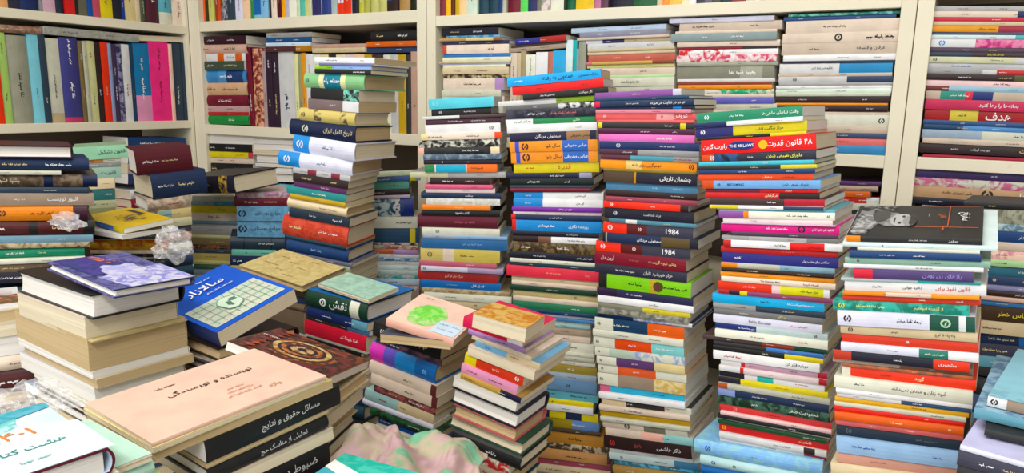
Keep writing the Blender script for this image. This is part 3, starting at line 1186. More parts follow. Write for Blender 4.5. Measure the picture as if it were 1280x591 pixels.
stack('stack topped by the green spine', P_(35, 960, 300, 1.25), [(145, -.07), (180, -.06), (205, -.02), (230, 0), (260, .02), (300, .04), (370, .09), (440, .13), (540, .19)], '''
@ 860 120 3.695
T 62 284
110 40 532 386 t6a7~334 w15 #eee|.8|.42|وقت نیایش ماهی‌ها #dee|.4|.3|5 #dee|.1|.5|0
131 25 535 236*1.1/eee*2.3 w15 #555|.8|.3|7
178 30 547 337*1.1/dc1*2 #322|.68|.4|مرکز شگفت کتاب #eee|.07|.5|0
192 38 545 222*2.2/dc1*1 #dc5|.5|.5|7
260 58 592 d22 w15 #fff|.78|.46|۴۸ قانون قدرت #fff|.13|.42|رابرت گرین #138|.37|.62|61 #fff|.37|.2|THE 48 LAWS #eb4|.56|.6|62
300 60 592 c53*.4/358~123*.8/334*2.4 #ee6|.74|.5|ماورای طبیعی شدن #ddd|.45|.3|7 #eee|.1|.6|0
320 48 585 5bc #eee|.6|.35|3
337 45 595 333*2/dc3*.8 #dc8|.5|.5|7
359 50 590 247 #dde|.8|.4|2 #dde|.4|.4|5
390 48 578 d53 #532|.8|.4|هنر ظریف #fed|.62|.4|بی‌خیالی
428 68 615 c53*.25/7ad*2.2 #333|.8|.38|ماورای طبیعی شدن #136|.3|.3|BECOMING #136|.15|.4|0
447 80 605 834*1/c33*1 #edd|.75|.6|کیمیاگر
476 75 607 c33*2/322*1 #eec|.6|.5|نفر گرفتاری
508 98 630 433*2/a23*1
524 100 630 dc2*.8/eee*1.2/346*1 
535 130 680 6ab
569 140 677 859*.5/e83*.1/eed*1.6 #333|.7|.4|7 #333|.95|.4|0
591 160 670 edd #545|.3|.3|6
@ 870 260 3.475
72 115 610 cbc
110 105 620 d38 #eee|.5|.35|7 #222|.7|.8|0 #fcd|.88|.4|3
129 150 615 545 #ccc|.6|.3|6
146 110 615 999*1/aaa*2/777*1
178 120 640 b33*.25/eee*1.8/d32*1/eee*.5 #622|.78|.5|زبان بدن #444|.5|.35|5
204 105 615 b33 #e77|.6|.3|7
250 108 618 338 #eee|.82|.3|هنگفتی برای جذب پول #eee|.15|.3|6
273 105 600 d83*.4/bba*1/8ab*1.2 #333|.6|.3|3
289 110 600 321 #dda|.3|.5|3 #dda|.75|.5|6
311 105 603 e92 #532|.4|.3|7
336 108 607 edc #333|.45|.4|The Charisma Myth #222|.8|.45|افسانه کاریزما
372 95 580 d43*2/ecc*.3/dd3*1.5/eee*.2 #322|.83|.35|هزار سیاه تابه #ecc|.3|.3|5
392 98 600 a33*.3/323*.3/dc3*.2/846*2.2 #eee|.6|.35|7
430 70 557 3ad #eef|.8|.32|مجموعه سیاست‌ها #333|.5|.3|2
457 72 562 999*1/345*1.5
484 75 550 777 #dd8|.65|.5|مرغ گلو #ddd|.3|.3|7
522 72 550 dde w15 #666|.45|.32|Pablo Escobar #c44|.8|.3|4
550 80 570 237*1/bcc*1.6 #dde|.3|.4|3 #333|.9|.5|0
586 82 572 eed #a33|.8|.3|2 #555|.4|.25|7
@ 860 420 3.455
46 60 600 544*2/943*1/254*1
66 110 585 333*2/47b*2
88 110 587 222*2/dc2*1 #ddc|.5|.5|7
126 110 570 eee w15 #222|.8|.42|دوباره فکر کن #a33|.2|.4|5
155 140 600 ddd*.6/b33*.12/b9a*2/a23*.25
180 135 600 ddd*.6/b33*.1/dcc*2/a23*.2 #666|.5|.3|6
208 135 590 223*.8/eee*.4/4ba*.5/eee*1.5 #a33|.8|.3|4
234 130 605 223*.6/dc2*2.2 #543|.6|.3|معرفی و راهنمای
259 130 612 a53*.2/bba*2 #333|.75|.4|6
292 130 612 89c*.4/235*2 #ccc|.75|.3|7 #ccc|.4|.3|6
332 130 615 465~132 w15 #eee|.78|.42|محدودیت صفر #ddd|.35|.3|6
362 135 620 c44 #622|.5|.3|6 #e99|.15|.5|0
379 140 620 ecc #544|.7|.4|7
393 130 618 222
403 130 615 ddc
420 130 602 253 #ddd|.85|.4|6
454 130 606 c33 #eec|.8|.4|قاطعیت #eb4|.05|.6|0
480 135 600 ddd*2.4/322*.3/ddd*.3 #333|.6|.35|هنروکاری در فروش
500 135 600 ddd*2/933*.5 #555|.5|.3|7
552 33 592 8be~9cd H w18 p10 k1.1 #24a|.12|.4|0 #678|.5|.15|6
600 58 592 bdd H w18 p10 #24a|.12|.4|0 #333|.3|.3|0
640 60 592 26a H w18 p8
''', W=.15, tones='wwc')
stack('stack under the black portrait cover', P_(33, 1135, 400, 1.0), [(290, .03), (345, .035), (375, .04), (400, .05), (440, .09), (480, .12), (580, .14)], '''
@ 1020 240 3.11
T 203 370
222 100 705 dee gw w15 tdee q11
234 160 640 ddc
262 128 642 247
287 110 680 8a9 #334|.1|.4|0 #333|.65|.3|2
303 105 652 ddd #433|.6|.5|7
341 148 615 c34*.4/547*2 #98c|.75|.55|رازهای زن بودن
352 95 640 abb*2/399*1.5
393 110 665 ddd #b33|.78|.45|قانون نفوذ برای #333|.5|.35|دافره جوایی #333|.25|.3|6
408 105 640 d83*1/dcb*1/e93*1
432 100 640 c43 #eee|.86|.4|قدرت #eee|.6|.4|7
470 65 600 4a9~276 w15 #dd8|.72|.45|از گذشته آموختیم #dd8|.3|.4|5 #dc2|.07|.6|0
530 82 620 dde*2.2/254*.65/ddd*.15/254*.2 #344|.55|.3|5 #aca|.8|.6|9 #333|.08|.5|0
567 95 632 cb9 #222|.78|.42|پله پله تا اوج #433|.42|.3|3 #433|.08|.5|0
@ 1020 410 3.265
80 105 667 c43 #eee|.5|.3|0
115 100 665 dde*2/376*.7/eee*.7 #555|.4|.25|6 #edd|.7|.35|7
152 72 632 b43*.4/223*1.7/d43*.7 #eee|.85|.4|مشهوری #ccc|.5|.35|7
169 65 640 a98*1/754*1
184 100 640 b64~754
226 105 657 ddc*.15/d43*2 #eda|.6|.5|گوید #743|.35|.3|3
273 75 642 ddc #333|.63|.42|آنچه زنان و مردان نمی‌دانند #333|.2|.25|6
295 80 638 eee #555|.3|.3|7
313 85 636 ddd*1/357*1
333 75 625 da2 #633|.65|.4|2
351 75 617 ccb #333|.8|.4|5
370 70 607 c32
402 75 602 d62 #fdb|.5|.4|4 #fdb|.9|.3|0
427 78 602 c66
474 80 625 234 #566|.7|.3|7 #566|.1|.5|0
548 82 695 9bd w16 #24a|.2|.22|5 #24a|.7|.2|7 #347|.92|.4|0
591 82 695 c98 #943|.3|.2|6
640 60 695 dca
''', W=.15, tones='wwc')
stack('pile at the right edge by the bookcase', P_(38, 1265, 330, 1.27), [(250, .04), (300, .07), (400, .1)], '''
@ 1130 190 2.567
T 168 400
188 190 540 222 t333
234 190 540 665~998
256 190 540 578~abb
292 200 540 555*.3/247*1.3 #dde|.55|.4|آدلر
318 200 540 cba
350 210 540 c89~ecb
372 210 540 ac9
403 215 540 367
432 215 540 346
452 215 540 88a
470 220 540 322 #ccc|.5|.4|بخش سفر
484 220 540 ca9
502 220 540 47a
550 225 540 432*2.4/c43*1 #dc5|.45|.4|احساس خطر
592 210 540 cb9
625 210 540 235*1/26a*1
665 210 540 445
700 210 540 69a
730 210 540 333
''', W=.12)
stack('big hardback stack', P_(15, 410, 250, 1.66), [(80, .02), (100, .04), (130, .07), (155, .1), (180, .13), (200, .15), (280, .19), (330, .2)], '''
@ 350 50 3.942
T 86 342
114 178 505 eee w17 y-9 #556|.8|.4|7 #556|.3|.4|5
127 200 500 779 y-9
146 175 485 9c5*1/9be*2.2 y-9
168 178 485 222 y-9 #eee|.8|.5|6
242 122 452 8b8*.9/dda*.3/278*1/dda*.3/8b8*1.1 H w17 gt y-9 #dde|.47|.5|4 #464|.06|.3|0
298 158 422 222*2.2/8cb~222*1 y-9
350 145 422 766*2/ddd*.9 y-9 #dcc|.5|.3|6
412 95 402 cb7*1/654~cb7*.5/cb7*1.2/654~cb7*.5/cb7*.5 H y-9 #543|.08|.4|0
489 45 405 124 H y-9 #cb9|.75|.4|تاریخ کامل ایران #ccb|.25|.5|0
578 68 408 38c*.8/dde*2.2 H w17 y-9 #dde|.12|.5|0 #789|.6|.3|6
@ 340 190 3.475
80 28 352 38c*.9/dde*2.2 H w16 #dde|.12|.5|0 #789|.6|.3|6
108 95 345 bbb*1/834*.6/bbb*1/834*.6/bbb*.7
142 92 332 322
169 90 322 636 #dbc|.6|.4|2
199 62 322 388 #eee|.55|.35|4
220 80 322 b93 #753|.5|.4|6
262 68 328 dca H #754|.7|.3|3
303 78 342 234 #eee|.8|.4|قدسیه #ccc|.4|.3|1
384 48 332 b43~c54 cloth H w15
398 60 325 245
455 62 330 247 H cloth #9be|.5|.25|2
478 100 350 667
500 80 340 9a8
524 80 340 ccb
560 80 340 7a8
''', W=.145, tones='cct')
stack('stack with the silver patterned volume', P_(-6, 480, 280, 1.93), [(200, -.07), (240, -.04), (280, 0), (330, .03)], '''
@ 340 190 3.475
T 106 500
130 372 645 cc3*.2/469*2/cc3*.25/9ab*.2 w15 tacb~ddb #dde|.4|.4|4
166 312 595 6a9 t8b9 w15
190 310 600 322 #ccc|.55|.4|7
203 330 600 cbc
282 330 615 ccc*.6/bcc~357*2/ccc*.5/238*.8 H #357|.75|.8|0
330 350 632 dc3*.2/ddc*2 #322|.8|.3|7 #222|.08|.4|0
392 355 642 357*4/dc5*.4/357*.3 #dc3|.05|.3|0
405 370 635 433~dcc
422 375 635 ccb~a65
442 375 635 c75*1.4/b9c*1
458 370 640 eee
471 370 640 48b~cde
492 370 640 eee #357|.7|.35|7
513 370 638 dee #333|.8|.3|6
532 375 638 cdd
550 375 640 4aa~ccc
575 380 640 cde
600 380 640 b9b~edc
640 380 640 a98
''', W=.12, tones='wwc')
stack('pale blue pair stack', P_(-18, 330, 280, 1.95), [(200, -.02), (300, .02)], '''
@ 220 140 2.955
T 296 315
318 215 410 bbb~b79 tc99~bbb w15 y6
348 215 413 723
402 225 415 69b~7ac #235|.6|.32|جوامع روستایی #235|.1|.5|0
463 225 402 69b~7ac #235|.6|.32|جوامع روستایی #235|.1|.5|0
510 200 402 345*1/111*.06/345*1/111*.06/345*1/111*.06/345*1 H
532 205 370 7ba
568 200 372 235
600 205 370 ba7
640 205 370 556
''', W=.13, ground=None)
stack('stack with the yellow spine', P_(-22, 262, 280, 2.02), [(200, .0), (300, .03)], '''
@ 220 140 2.955
T 312 137
330 60 215 ccb
346 55 220 9ab*1/59b*1
372 55 225 dc2 #333|.65|.4|زیج وال
402 52 230 edc #333|.5|.4|2
414 50 230 79a
455 20 227 bbb H #333|.6|.35|3
466 35 225 dda
490 40 225 875 #cb7|.6|.4|4
506 60 222 a64~333
522 60 215 456
548 55 205 cb7 #433|.5|.3|6
562 60 205 cc8
580 65 200 465
600 65 200 89a
640 65 200 aa9
''', W=.13)
stack('mint and cream stack by the left wall', P_(-28, 125, 200, 1.98), [(150, -.12), (200, -.05), (260, -.05)], '''
@ 0 150 3.11
T 100 400
152 285 495 9ca t9b9 w16 #345|.7|.35|قانون تشکیل
165 330 470 c84*1/ccb*1
185 340 470 888
228 330 470 9ba #345|.65|.35|قانون ت
268 330 447 dca
312 360 447 366
342 345 450 aa8
380 345 450 775
420 345 450 a98
''', W=.13)
stack('slumped pile of maroon and navy volumes', P_(-38, 205, 220, 1.75), [(170, -.03), (200, -.12), (260, -.12)], '''
@ 0 150 3.11
T 108 645
208 540 757 512 H cloth gw w15 p-6 y-4
298 582 800 235 H cloth gc w17 y3
350 575 740 ba9~987 H gw w15 #943|.6|.3|4
382 615 742 8aa*1/cb8*1.5
412 640 745 cca
440 620 745 556
470 620 745 a75
''', W=.14)
stack('pile with the brown biography and green spine', P_(-33, 40, 280, 1.42), [(160, .02), (200, .01), (290, -.01), (330, -.04)], '''
@ 0 150 3.11
T 98 90
148 -110 280 412 F H gw w16
197 -60 345 235 H cloth
212 -80 237 ccb
262 -80 380 765~543*2/124*.3/765~543*1/124*.5 H #bb9|.25|.5|4
284 -80 345 345
332 -90 363 987 #eee|.72|.42|الیور تویست #dcc|.35|.25|6
392 -80 342 d83*3/423*.5 H #533|.6|.35|5 #533|.2|.4|0
450 -80 368 522*1.5/222*.3/522*1.5/222*.4 H
478 -50 362 79a #dde|.7|.3|6
497 -70 350 654~ba8
536 -80 328 286 H
556 -80 330 ddc
590 -80 330 765
630 -80 330 334
''', W=.15)
stack('short pile behind the yellow book', P_(-26, 165, 305, 1.6), [(300, .0)], '''
@ 0 150 3.11
T 438 500
462 365 640 222*.6/556*2 #cc8|.8|.5|4
466 365 650 ccb
505 345 655 ca4~c63 H
518 350 650 dcb
532 360 650 222
548 370 645 998~333
575 370 640 345
600 370 640 bb9
''', W=.12)
stack('low pile at the left edge', P_(-25, 20, 430, 1.27), [(350, -.15), (480, -.15)], '''
@ 0 310 2.104
T 168 -10
200 -110 60 cb9 F gt y3
238 -100 62 ccb F gc
290 -110 85 998 F gw
325 -90 88 dcb gt H
385 -80 100 522 gt H
412 -90 80 cb9 F gt
450 -90 80 987
500 -90 80 446
''', W=.15, fill=True)
stack('stack of loose page blocks', P_(37, 115, 400, 1.06), [(340, .33), (400, .37), (450, .48), (520, .55)], '''
@ 0 310 2.104
T 93 147
151 46 242 222 F gw w14 H
208 55 232 dcb F gc w14 
217 120 250 cb8 F gt
276 46 243 ba7 F gt w15
297 56 250 eee F gw w15
321 60 257 cb9 F gt w15
361 56 250 ccd F gw
379 90 250 dd9 F gw
398 95 255 eee F gw
414 95 255 223 F gc H
432 60 270 68a F gw
''', W=.14)
stack('stack with the green hardback and red spine', P_(30, 420, 400, 1.45), [(350, .26), (400, .28), (480, .33)], '''
@ 380 340 2.353
T 74 92
124 3 182 243*3/ddc*.6/243*.5 H w15 t26a #eee|.55|.6|نقش #eee|.3|.5|9
150 10 187 236*3/69a
165 5 190 333*2/468*1
206 3 186 c34 #ecc|.75|.35|2
216 10 185 ccb
226 8 170 222
236 10 165 dd3
256 5 160 333
285 5 170 b98
320 5 170 456
''', W=.14)
stack('stack with the magenta and blue spine', P_(30, 555, 470, 1.27), [(400, .36), (440, .37), (480, .4), (560, .36)], '''
@ 380 340 2.353
T 176 300
222 205 405 222 #ddd|.7|.4|3 #ccc|.15|.4|0
244 210 403 756~334 #ddd|.3|.4|6
295 196 388 c4a*.7/65b*.6/38c*1/26a*1 H #9be|.85|.25|0
329 195 392 dcb*3/633*.25 #543|.6|.3|6
363 200 393 dcb*3/633*.25 #543|.6|.3|6
387 205 388 333~955
412 178 380 9bb*1/cb9*1 
426 172 380 dde
455 195 402 232~364
482 215 410 25a
497 210 412 ddc
524 200 405 246~7bd
548 205 405 221
572 200 405 cb9 #544|.5|.4|5
600 205 405 665
640 205 405 458
''', W=.115, tones='cct')
stack('stack topped by the small thick orange book', P_(30, 645, 470, 1.17), [(400, .32), (440, .38), (480, .42), (560, .42)], '''
@ 380 340 2.353
T 160 555
192 465 642 c35*2.4/eee*.8
211 480 648 a8b
230 490 668 dcb F gc
256 500 690 7ac*1/cb9*1 
280 482 680 dcb F gc
305 470 645 dc3*.5/c43*2 #ecb|.55|.25|4 #eee|.9|.4|0
328 462 627 d9b
350 462 642 b95*2/224*1
372 440 627 ddc F gw
420 437 632 223 F H gw
460 440 627 b66 F gt H
500 422 640 354 F gc H
545 435 638 222 H
566 432 600 ccb~a33
600 420 600 a98
''', W=.11, tones='cct')
stack('front pile under the salmon booklet', P_(-52, 300, 530, .80), [(515, -.39), (550, -.47)], '''
@ 200 310 2.104
T 422 212
433 -22 437 dba tdba w15 #a87|.5|.2|7
447 -25 437 dc9 F gc w15 y1
466 -20 455 ba7 F gt w15 y-1
488 120 472 222 w17 #ccc|.6|.45|مسائل حقوق و نتایج
508 125 445 886 F gt w17
550 128 442 222 w17 H #ccc|.6|.45|تحلیلی از مناسک حج
578 140 457 dcb F gc w17
620 235 445 222 w17 #ccc|.6|.45|ضبوط در
''', W=.17, jit=.002)
# ------------------------------------------------------------------ books lying with their covers in view
class Art:
    """prints on a cover; u runs along the spine 0..1, v away from it 0..1"""
    def __init__(s, mb, b, rot=0, lift=.0004): s.mb, s.b, s.rot, s.l, s.k = mb, b, rot, lift, 0
    def pt(s, u, v):
        b = s.b
        if s.rot == 90: u, v = 1 - v, u
        if s.rot == 180: u, v = 1 - u, 1 - v
        if s.rot == 270: u, v = v, 1 - u
        y = v * b['W']
        return ((u - .5) * b['L'], y, b['T'] * (1 + (b['wy'] - 1) * v) + s.l + s.k * .00015)
    def dims(s): return (s.b['L'], s.b['W']) if s.rot in (0, 180) else (s.b['W'], s.b['L'])
    def poly(s, P, ink): s.k += 1; s.mb.face([s.pt(*p) for p in P], cover_mat(ink))
    def rect(s, u0, v0, u1, v1, ink): s.poly([(u0, v0), (u1, v0), (u1, v1), (u0, v1)], ink)
    def ell(s, u, v, a, c, ink, n=20, rag=0, seed=1):
        g = random.Random(seed)
        r = [1 + g.uniform(-rag, rag) for _ in range(n)]
        s.poly([(u + a * r[i] * math.cos(6.2832 * i / n), v + c * r[i] * math.sin(6.2832 * i / n)) for i in range(n)], ink)
    def text(s, t, u, v, h, ink, wmax=.9):
        DU, DV = s.dims(); vs, fs, asp = text_mesh(t) if isinstance(t, str) else scribble(t)
        hh = h * DV; k = min(1, wmax * DU / max(1e-6, asp * hh)); s.k += 1; m = ink_mat(ink)
        for f in fs:
            s.mb.face([s.pt(u + vs[i][0] * hh * k / DU, v + vs[i][1] * hh * k / DV) for i in f], m)
def PLN(name): return PL[name]
PJ = P_(37, 115, 400, 1.06); PM = P_(30, 420, 400, 1.45); PN = P_(30, 555, 470, 1.27); PO = P_(30, 645, 470, 1.17)

# black portrait book on the right-hand stack
def art_portrait(mb, b):
    a = Art(mb, b)
    a.poly([(0, 0.05), (.14, .05), (.34, .98), (.04, .98)], '888~222')
    a.poly([(.02, .1), (.12, .1), (.22, .5), (.12, .72), (.05, .6)], 'bbb~777')
    a.ell(.30, .52, .12, .22, '777~999', rag=.06); a.ell(.385, .5, .085, .2, 'bbb', rag=.05, seed=3); a.ell(.45, .47, .05, .16, '999', rag=.05, seed=4)
    a.ell(.22, .62, .07, .2, '555', rag=.1, seed=5); a.ell(.38, .40, .012, .03, '333'); a.ell(.40, .60, .012, .03, '333'); a.poly([(.33, .42), (.34, .42), (.34, .56), (.33, .56)], '444')
    a.ell(.48, .5, .03, .2, '333~555', rag=.1, seed=9)
    for v in (.27, .93): a.rect(.5, v, .97, v + .012, 'c64')
    a.rect(.745, .27, .752, .93, 'c64')
    r = Art(mb, b, 270); r.k = 20
    r.text('سفرنخ', .42, .86, .09, 'eee', .5); r.text('کلان', .42, .70, .06, 'd63', .25); r.text(2, .80, .72, .04, 'd63', .15); r.text(7, .40, .60, .015, 'ccc', .2)
wb = book_of('stack under the black portrait cover', 0)
add_book(wb['M'] @ Matrix.Translation((-.006, .002, wb['T'] + .0006)), wb['L'] * .885, .14, .0085, 'd83*.5/333*4', False, 'gloss', 'w', [('eee', .8, .5, 'سفید'), ('ccc', .55, .4, 6)],
         'topmost on the right stack', 12, 6000, 0, 1.0, '333', art_portrait, False, 1)
BOOKS[-1].update(label='black book with a grey portrait on its cover, lying on the right stack', group='books lying with their covers in view')
# small thick orange, pink with green bush, mint, violet, tan
z = zat(PO, 616, 408) + .0235
b = quad('x1', (603, 389), (658, 410), (681, 392), (612, 379), depth_at(658, 410, z), .0235, 'b74', flip=True, tone='c', top='b73~ca6', size=(.11, .075), label='small thick book with a brown orange cover topping the front middle stack')
def art_bush(mb, b):
    a = Art(mb, b); a.ell(.40, .42, .26, .34, '8c6~bd9', 34, .06); a.ell(.38, .5, .2, .22, '7c5~9d7', 30, .1, 4)
    a.rect(.62, .04, .97, .40, 'cde'); a.text('سیاست کاروان', .80, .30, .10, '345', .3); a.text(5, .8, .16, .06, '68a', .25); a.text(2, .2, .90, .04, '666', .3)
z = zat(PN, 507, 414.8)
b = quad('x2', (486, 393), (567, 425), (603, 390), (527, 363), depth_at(567, 425, z + .018), .014, 'eba', tone='c', cover=art_bush, top='ecb', texts=[], reg=60, label='pink covered book with a green bush drawing on top of a stack')
below(b, 1, T=(.0038, .004), ground=z - .0, flip=True, tone='w')
def art_lines(mb, b):
    a = Art(mb, b)
    for i in range(6): a.text(i, .3 + .35 * (i % 2), .75 - .11 * i, .05, '6a8', .4)
z = zat(PM, 419, 371.4) 
b = quad('x3', (399, 353), (461, 374), (499, 357), (434, 340), depth_at(461, 374, z + .009), .009, 'cdb', flip=True, tone='c', top='acb~9ba', cover=art_lines, label='mint green booklet lying on the dark green hardback with white title')
def art_violet(mb, b):
    a = Art(mb, b); a.poly([(.0, .0), (.5, .0), (.35, .9), (0, .8)], '88c~ccd'); a.poly([(.5, .3), (.98, .4), (.98, .95), (.4, .9)], '347~549'); a.ell(.45, .5, .2, .25, 'ccd~aad', rag=.2)
    a.poly([(.75, .35), (.98, .5), (.98, .6), (.7, .5)], 'c75~448')
z = zat(PJ, 70, 354) + .001
b = quad('x4', (58, 325), (142, 362), (243, 344), (160, 316), depth_at(142, 362, z + .014), .013, '346', hard=True, flip=True, tone='w', top='447~669', cover=art_violet, label='blue and violet glossy hardback on top of the loose page blocks')
def art_old(mb, b):
    a = Art(mb, b)
    for i in range(7): a.text((i * 3) % 14, .35 + .2 * (i % 3), .85 - .11 * i, .05, '864', .5)
b = quad('x5', (307, 328), (378, 357), (426, 331), (352, 312), 1.47, .014, 'a86', hard=True, flip=True, tone='t', top='cb8~ba7', cover=art_old, size=(.19, .14), label='old tan covered book lying in front of the big hardback stack')
below(b, 3, cols=('855', '765', 'ccb', '346'), sink=.022, sc=.8)
# blue book with a white drawing panel
def art_blue(mb, b):
    a = Art(mb, b, 90)
    a.poly([(.06, .06), (.94, .06), (.94, .50), (.06, .50)], 'cdc')
    a.poly([(.06, .06), (.94, .06), (.94, .50), (.06, .50)], 'bcb~ccb')
    for i in range(9): 
        u = .12 + .09 * i; a.poly([(u, .08), (u + .006, .08), (u + .02, .48), (u + .014, .48)], '687')
    for i in range(4): a.rect(.08, .14 + .09 * i, .92, .146 + .09 * i, '798')
    a.ell(.45, .30, .13, .13, '798', 16, .1); a.ell(.45, .30, .12, .118, 'cdc', 16, .1); a.ell(.43, .28, .03, .05, '576', rag=.2); a.ell(.5, .33, .05, .03, '576', rag=.3)
    a.text("سالازار", .5, .72, .13, 'eee', .5); a.text(6, .6, .60, .04, 'dde', .4); a.text(3, .6, .86, .04, 'cde', .3)
zk = zd(270, 416, 1.16)
b = quad('x6', None, (270, 416), (370, 359), (279, 330), 1.16, .027, '236', reg=15, tone='c', top='25b', cover=art_blue, wy=1.0, pitch=0, size=(.205, .15), label='thick blue book with a pale drawing panel and white title')
KB = b
below(b, 3, cols=('433', '556', 'ba8', '322'), sink=.008)
# brown book with ornament rings
def art_rings(mb, b):
    a = Art(mb, b); a.rect(.02, .02, .98, .98, '843~422'); a.poly([(.02, .3), (.98, .02), (.98, .3), (.3, .98), (.02, .98)], '322~733')
    DU, DV = a.dims(); q = DU / DV
    for i, (r, c) in enumerate(((.38, 'a64~322'), (.34, '532'), (.30, 'a63~cb8'), (.25, '322'), (.22, 'b74~633'), (.16, '322'), (.12, 'ca7~533'), (.05, '322'))): a.ell(.5, .5, r / q * 1.0, r, c, 26, .02, i)
    for i in range(8): a.poly([(.84 + .0 * i, .04 + .115 * i), (.90, .10 + .115 * i), (.84, .15 + .115 * i), (.78, .10 + .115 * i)], 'a53~733')
    a.text('تصویر', .86, .45, .06, 'eee', .2)
b = quad('x7', None, (409, 473), (446, 448), (361, 411), 1.02, .014,  'a64', tone='w', flip=True, cover=art_rings, top='643', size=(.19, .15), label='brown book with a round ornament cover behind the salmon booklet')
RB = b
below(b, 6, sink=.018, shift=.006, cols=('ddc', 'cb9', 'eee', 'dd6', '222'), area=1400, name='pile under the brown ornament book', T=(.012, .022))
# yellow book and the white one under it
def art_yellow(mb, b):
    a = Art(mb, b); a.ell(.55, .55, .2, .25, '544~ca3', rag=.3); a.rect(.15, .8, .5, .9, '544')
PS = P_(-26, 165, 305, 1.6); z = zat(PS, 160, 291) + .0215
b = quad('x8', (110, 269), (153, 286), (208, 273), (155, 260), depth_at(153, 286, z), .011, 'dc2*1/36b*1.2/dc2*.6', top='db3', cover=art_yellow, texts=[('eee', .5, .5, 'ناصر خ')], size=(.2, .14), label='bright yellow paperback with a blue spine patch left of the plastic bag')
M_ = b['M'].copy()
b = flat('x9', (115, 276), (153, 294), (204, 281), z - .0115, .009, 'eee', top='ddd', tone='w', flip=True, lim=(.21, .14), label='white booklet under the bright yellow paperback')
# gilt black hardback
def art_none(mb, b): pass
z = zd(289, 220, 1.83)
b = quad('x10', (234, 223), (289, 220), (349, 211), (272, 209), 1.83, .045, '223*.3/b94~223*.25/223*1.5/b94~223*.4/223*.3', hard=True, tone='c', top='222', kind='gloss', texts=[('b94', .45, .3, 4)], size=(.21, .16), label='thick black hardback with gilt spine lying across the shelf piles')
GB = b
# white hardback in the front corner
def art_front(mb, b):
    a = Art(mb, b, 270)
    a.poly([(.0, .0), (1, .0), (1, .55), (.6, .7), (.3, .6), (0, .75)], 'cdd~dee'); a.poly([(0, .75), (.3, .6), (.6, .7), (.7, 1), (0, 1)], '7bb~bdd'); a.poly([(.5, .82), (.95, .9), (.95, 1), (.45, 1)], '49a~6ab')
    a.text('۱۴۰۱', .52, .58, .13, 'c85', .35); a.text('هشت کتاب', .5, .32, .11, '388', .6); a.text(3, .5, .14, .05, '7aa', .5)
z = zd(143, 556, .66)
b = flat('x11', (-47, 606), (143, 556), (28, 512), z, .026, '623', hard=True, tone='w', top='cde', swap=True, kind='gloss', cover=art_front, label='white and teal hardback with a maroon spine in the front left corner', texts=[])
QB = b
below(b, 0)
b = flat('x12', (60, 620), (190, 566), (120, 520), z - .0268, .008, 'bdc', tone='c', flip=True, top='bdc', label='mint booklet under the white hardback at the front left', swap=False)
below(b, 2, cols=('bdc', '9b8'))
# right front corner
def art_dia(mb, b):
    a = Art(mb, b, 0); a.rect(0, 0, 1, .12, '9cd~8bc'); a.poly([(.34, .5), (.46, .62), (.58, .5), (.46, .38)], 'c58'); a.poly([(.38, .5), (.46, .58), (.54, .5), (.46, .42)], '846'); a.text(3, .15, .6, .05, 'acd', .1)
z = zd(1236, 493, .86)
b = flat('x13', (1236, 493), (1350, 521), (1357, 452), z, .0125, 'ddd*.8/987*.8/bcc*2', tone='w', top='9cd', cover=art_dia, texts=[('222', .08, .6, 0), ('68a', .6, .4, 4)], label='pale blue book with a pink diamond in the right front corner')
VB = b
b = flat('x14', (1218, 510), (1350, 540), (1357, 464), z - .014, .012, '69a', tone='w', top='68a~9bc', texts=[], label='blue grey book under the pale blue one in the right corner')
b = flat('x15', (1231, 538), (1340, 560), (1345, 512), z - .028, .008, '333*1.2/336*1', tone='w', top='333', texts=[], label='black and navy booklet near the bottom right corner')
def art_oval(mb, b): Art(mb, b).ell(.25, .5, .06, .1, 'ccb')
b['cover'] = art_oval
b = flat('x16', (1201, 555), (1330, 592), (1345, 532), z - .040, .006, 'dde', tone='w', top='cce', texts=[], label='pale lilac sheets sticking out at the bottom right corner')
below(b, 3, cols=('333', '223', '445'), flip=False)
# teal and white book at the lower edge
def art_teal(mb, b):
    a = Art(mb, b); a.poly([(.0, .6), (.5, .4), (1, .55), (1, .75), (.5, .62), (0, .8)], 'eee'); a.poly([(0, .8), (.5, .62), (1, .75), (1, 1), (0, 1)], '3a9~5ba'); a.poly([(0, 0), (1, 0), (1, .3), (0, .3)], '49b')
b = flat('x17', (372, 606), (465, 640), (518, 590), zd(430, 610, .82), .02, '49b', tone='w', top='5ab', cover=art_teal, label='teal and white covered book at the bottom edge beside the cloth')
below(b, 0)
# magazine at the left edge
def art_mag(mb, b):
    a = Art(mb, b); a.rect(.55, .15, .98, .6, 'b76~653'); a.rect(.5, .65, .9, .8, 'dcc')
PZ = P_(-25, 20, 430, 1.27)
z = zat(PZ, 5, 391)
b = flat('x18', (-60, 392), (26, 381), (22, 334), z + .008, .006, 'ddd', tone='w', top='ddd', cover=art_mag, texts=[], lim=(.2, .15), label='white magazine with a small photo topping the pile at the left edge')
b = flat('x19', (-30, 350), (60, 340), (58, 322), z - .02, .003, 'dc8', tone='c', top='dc8', texts=[], label='folded yellow card sticking out behind the white magazine')
below(b, 0)
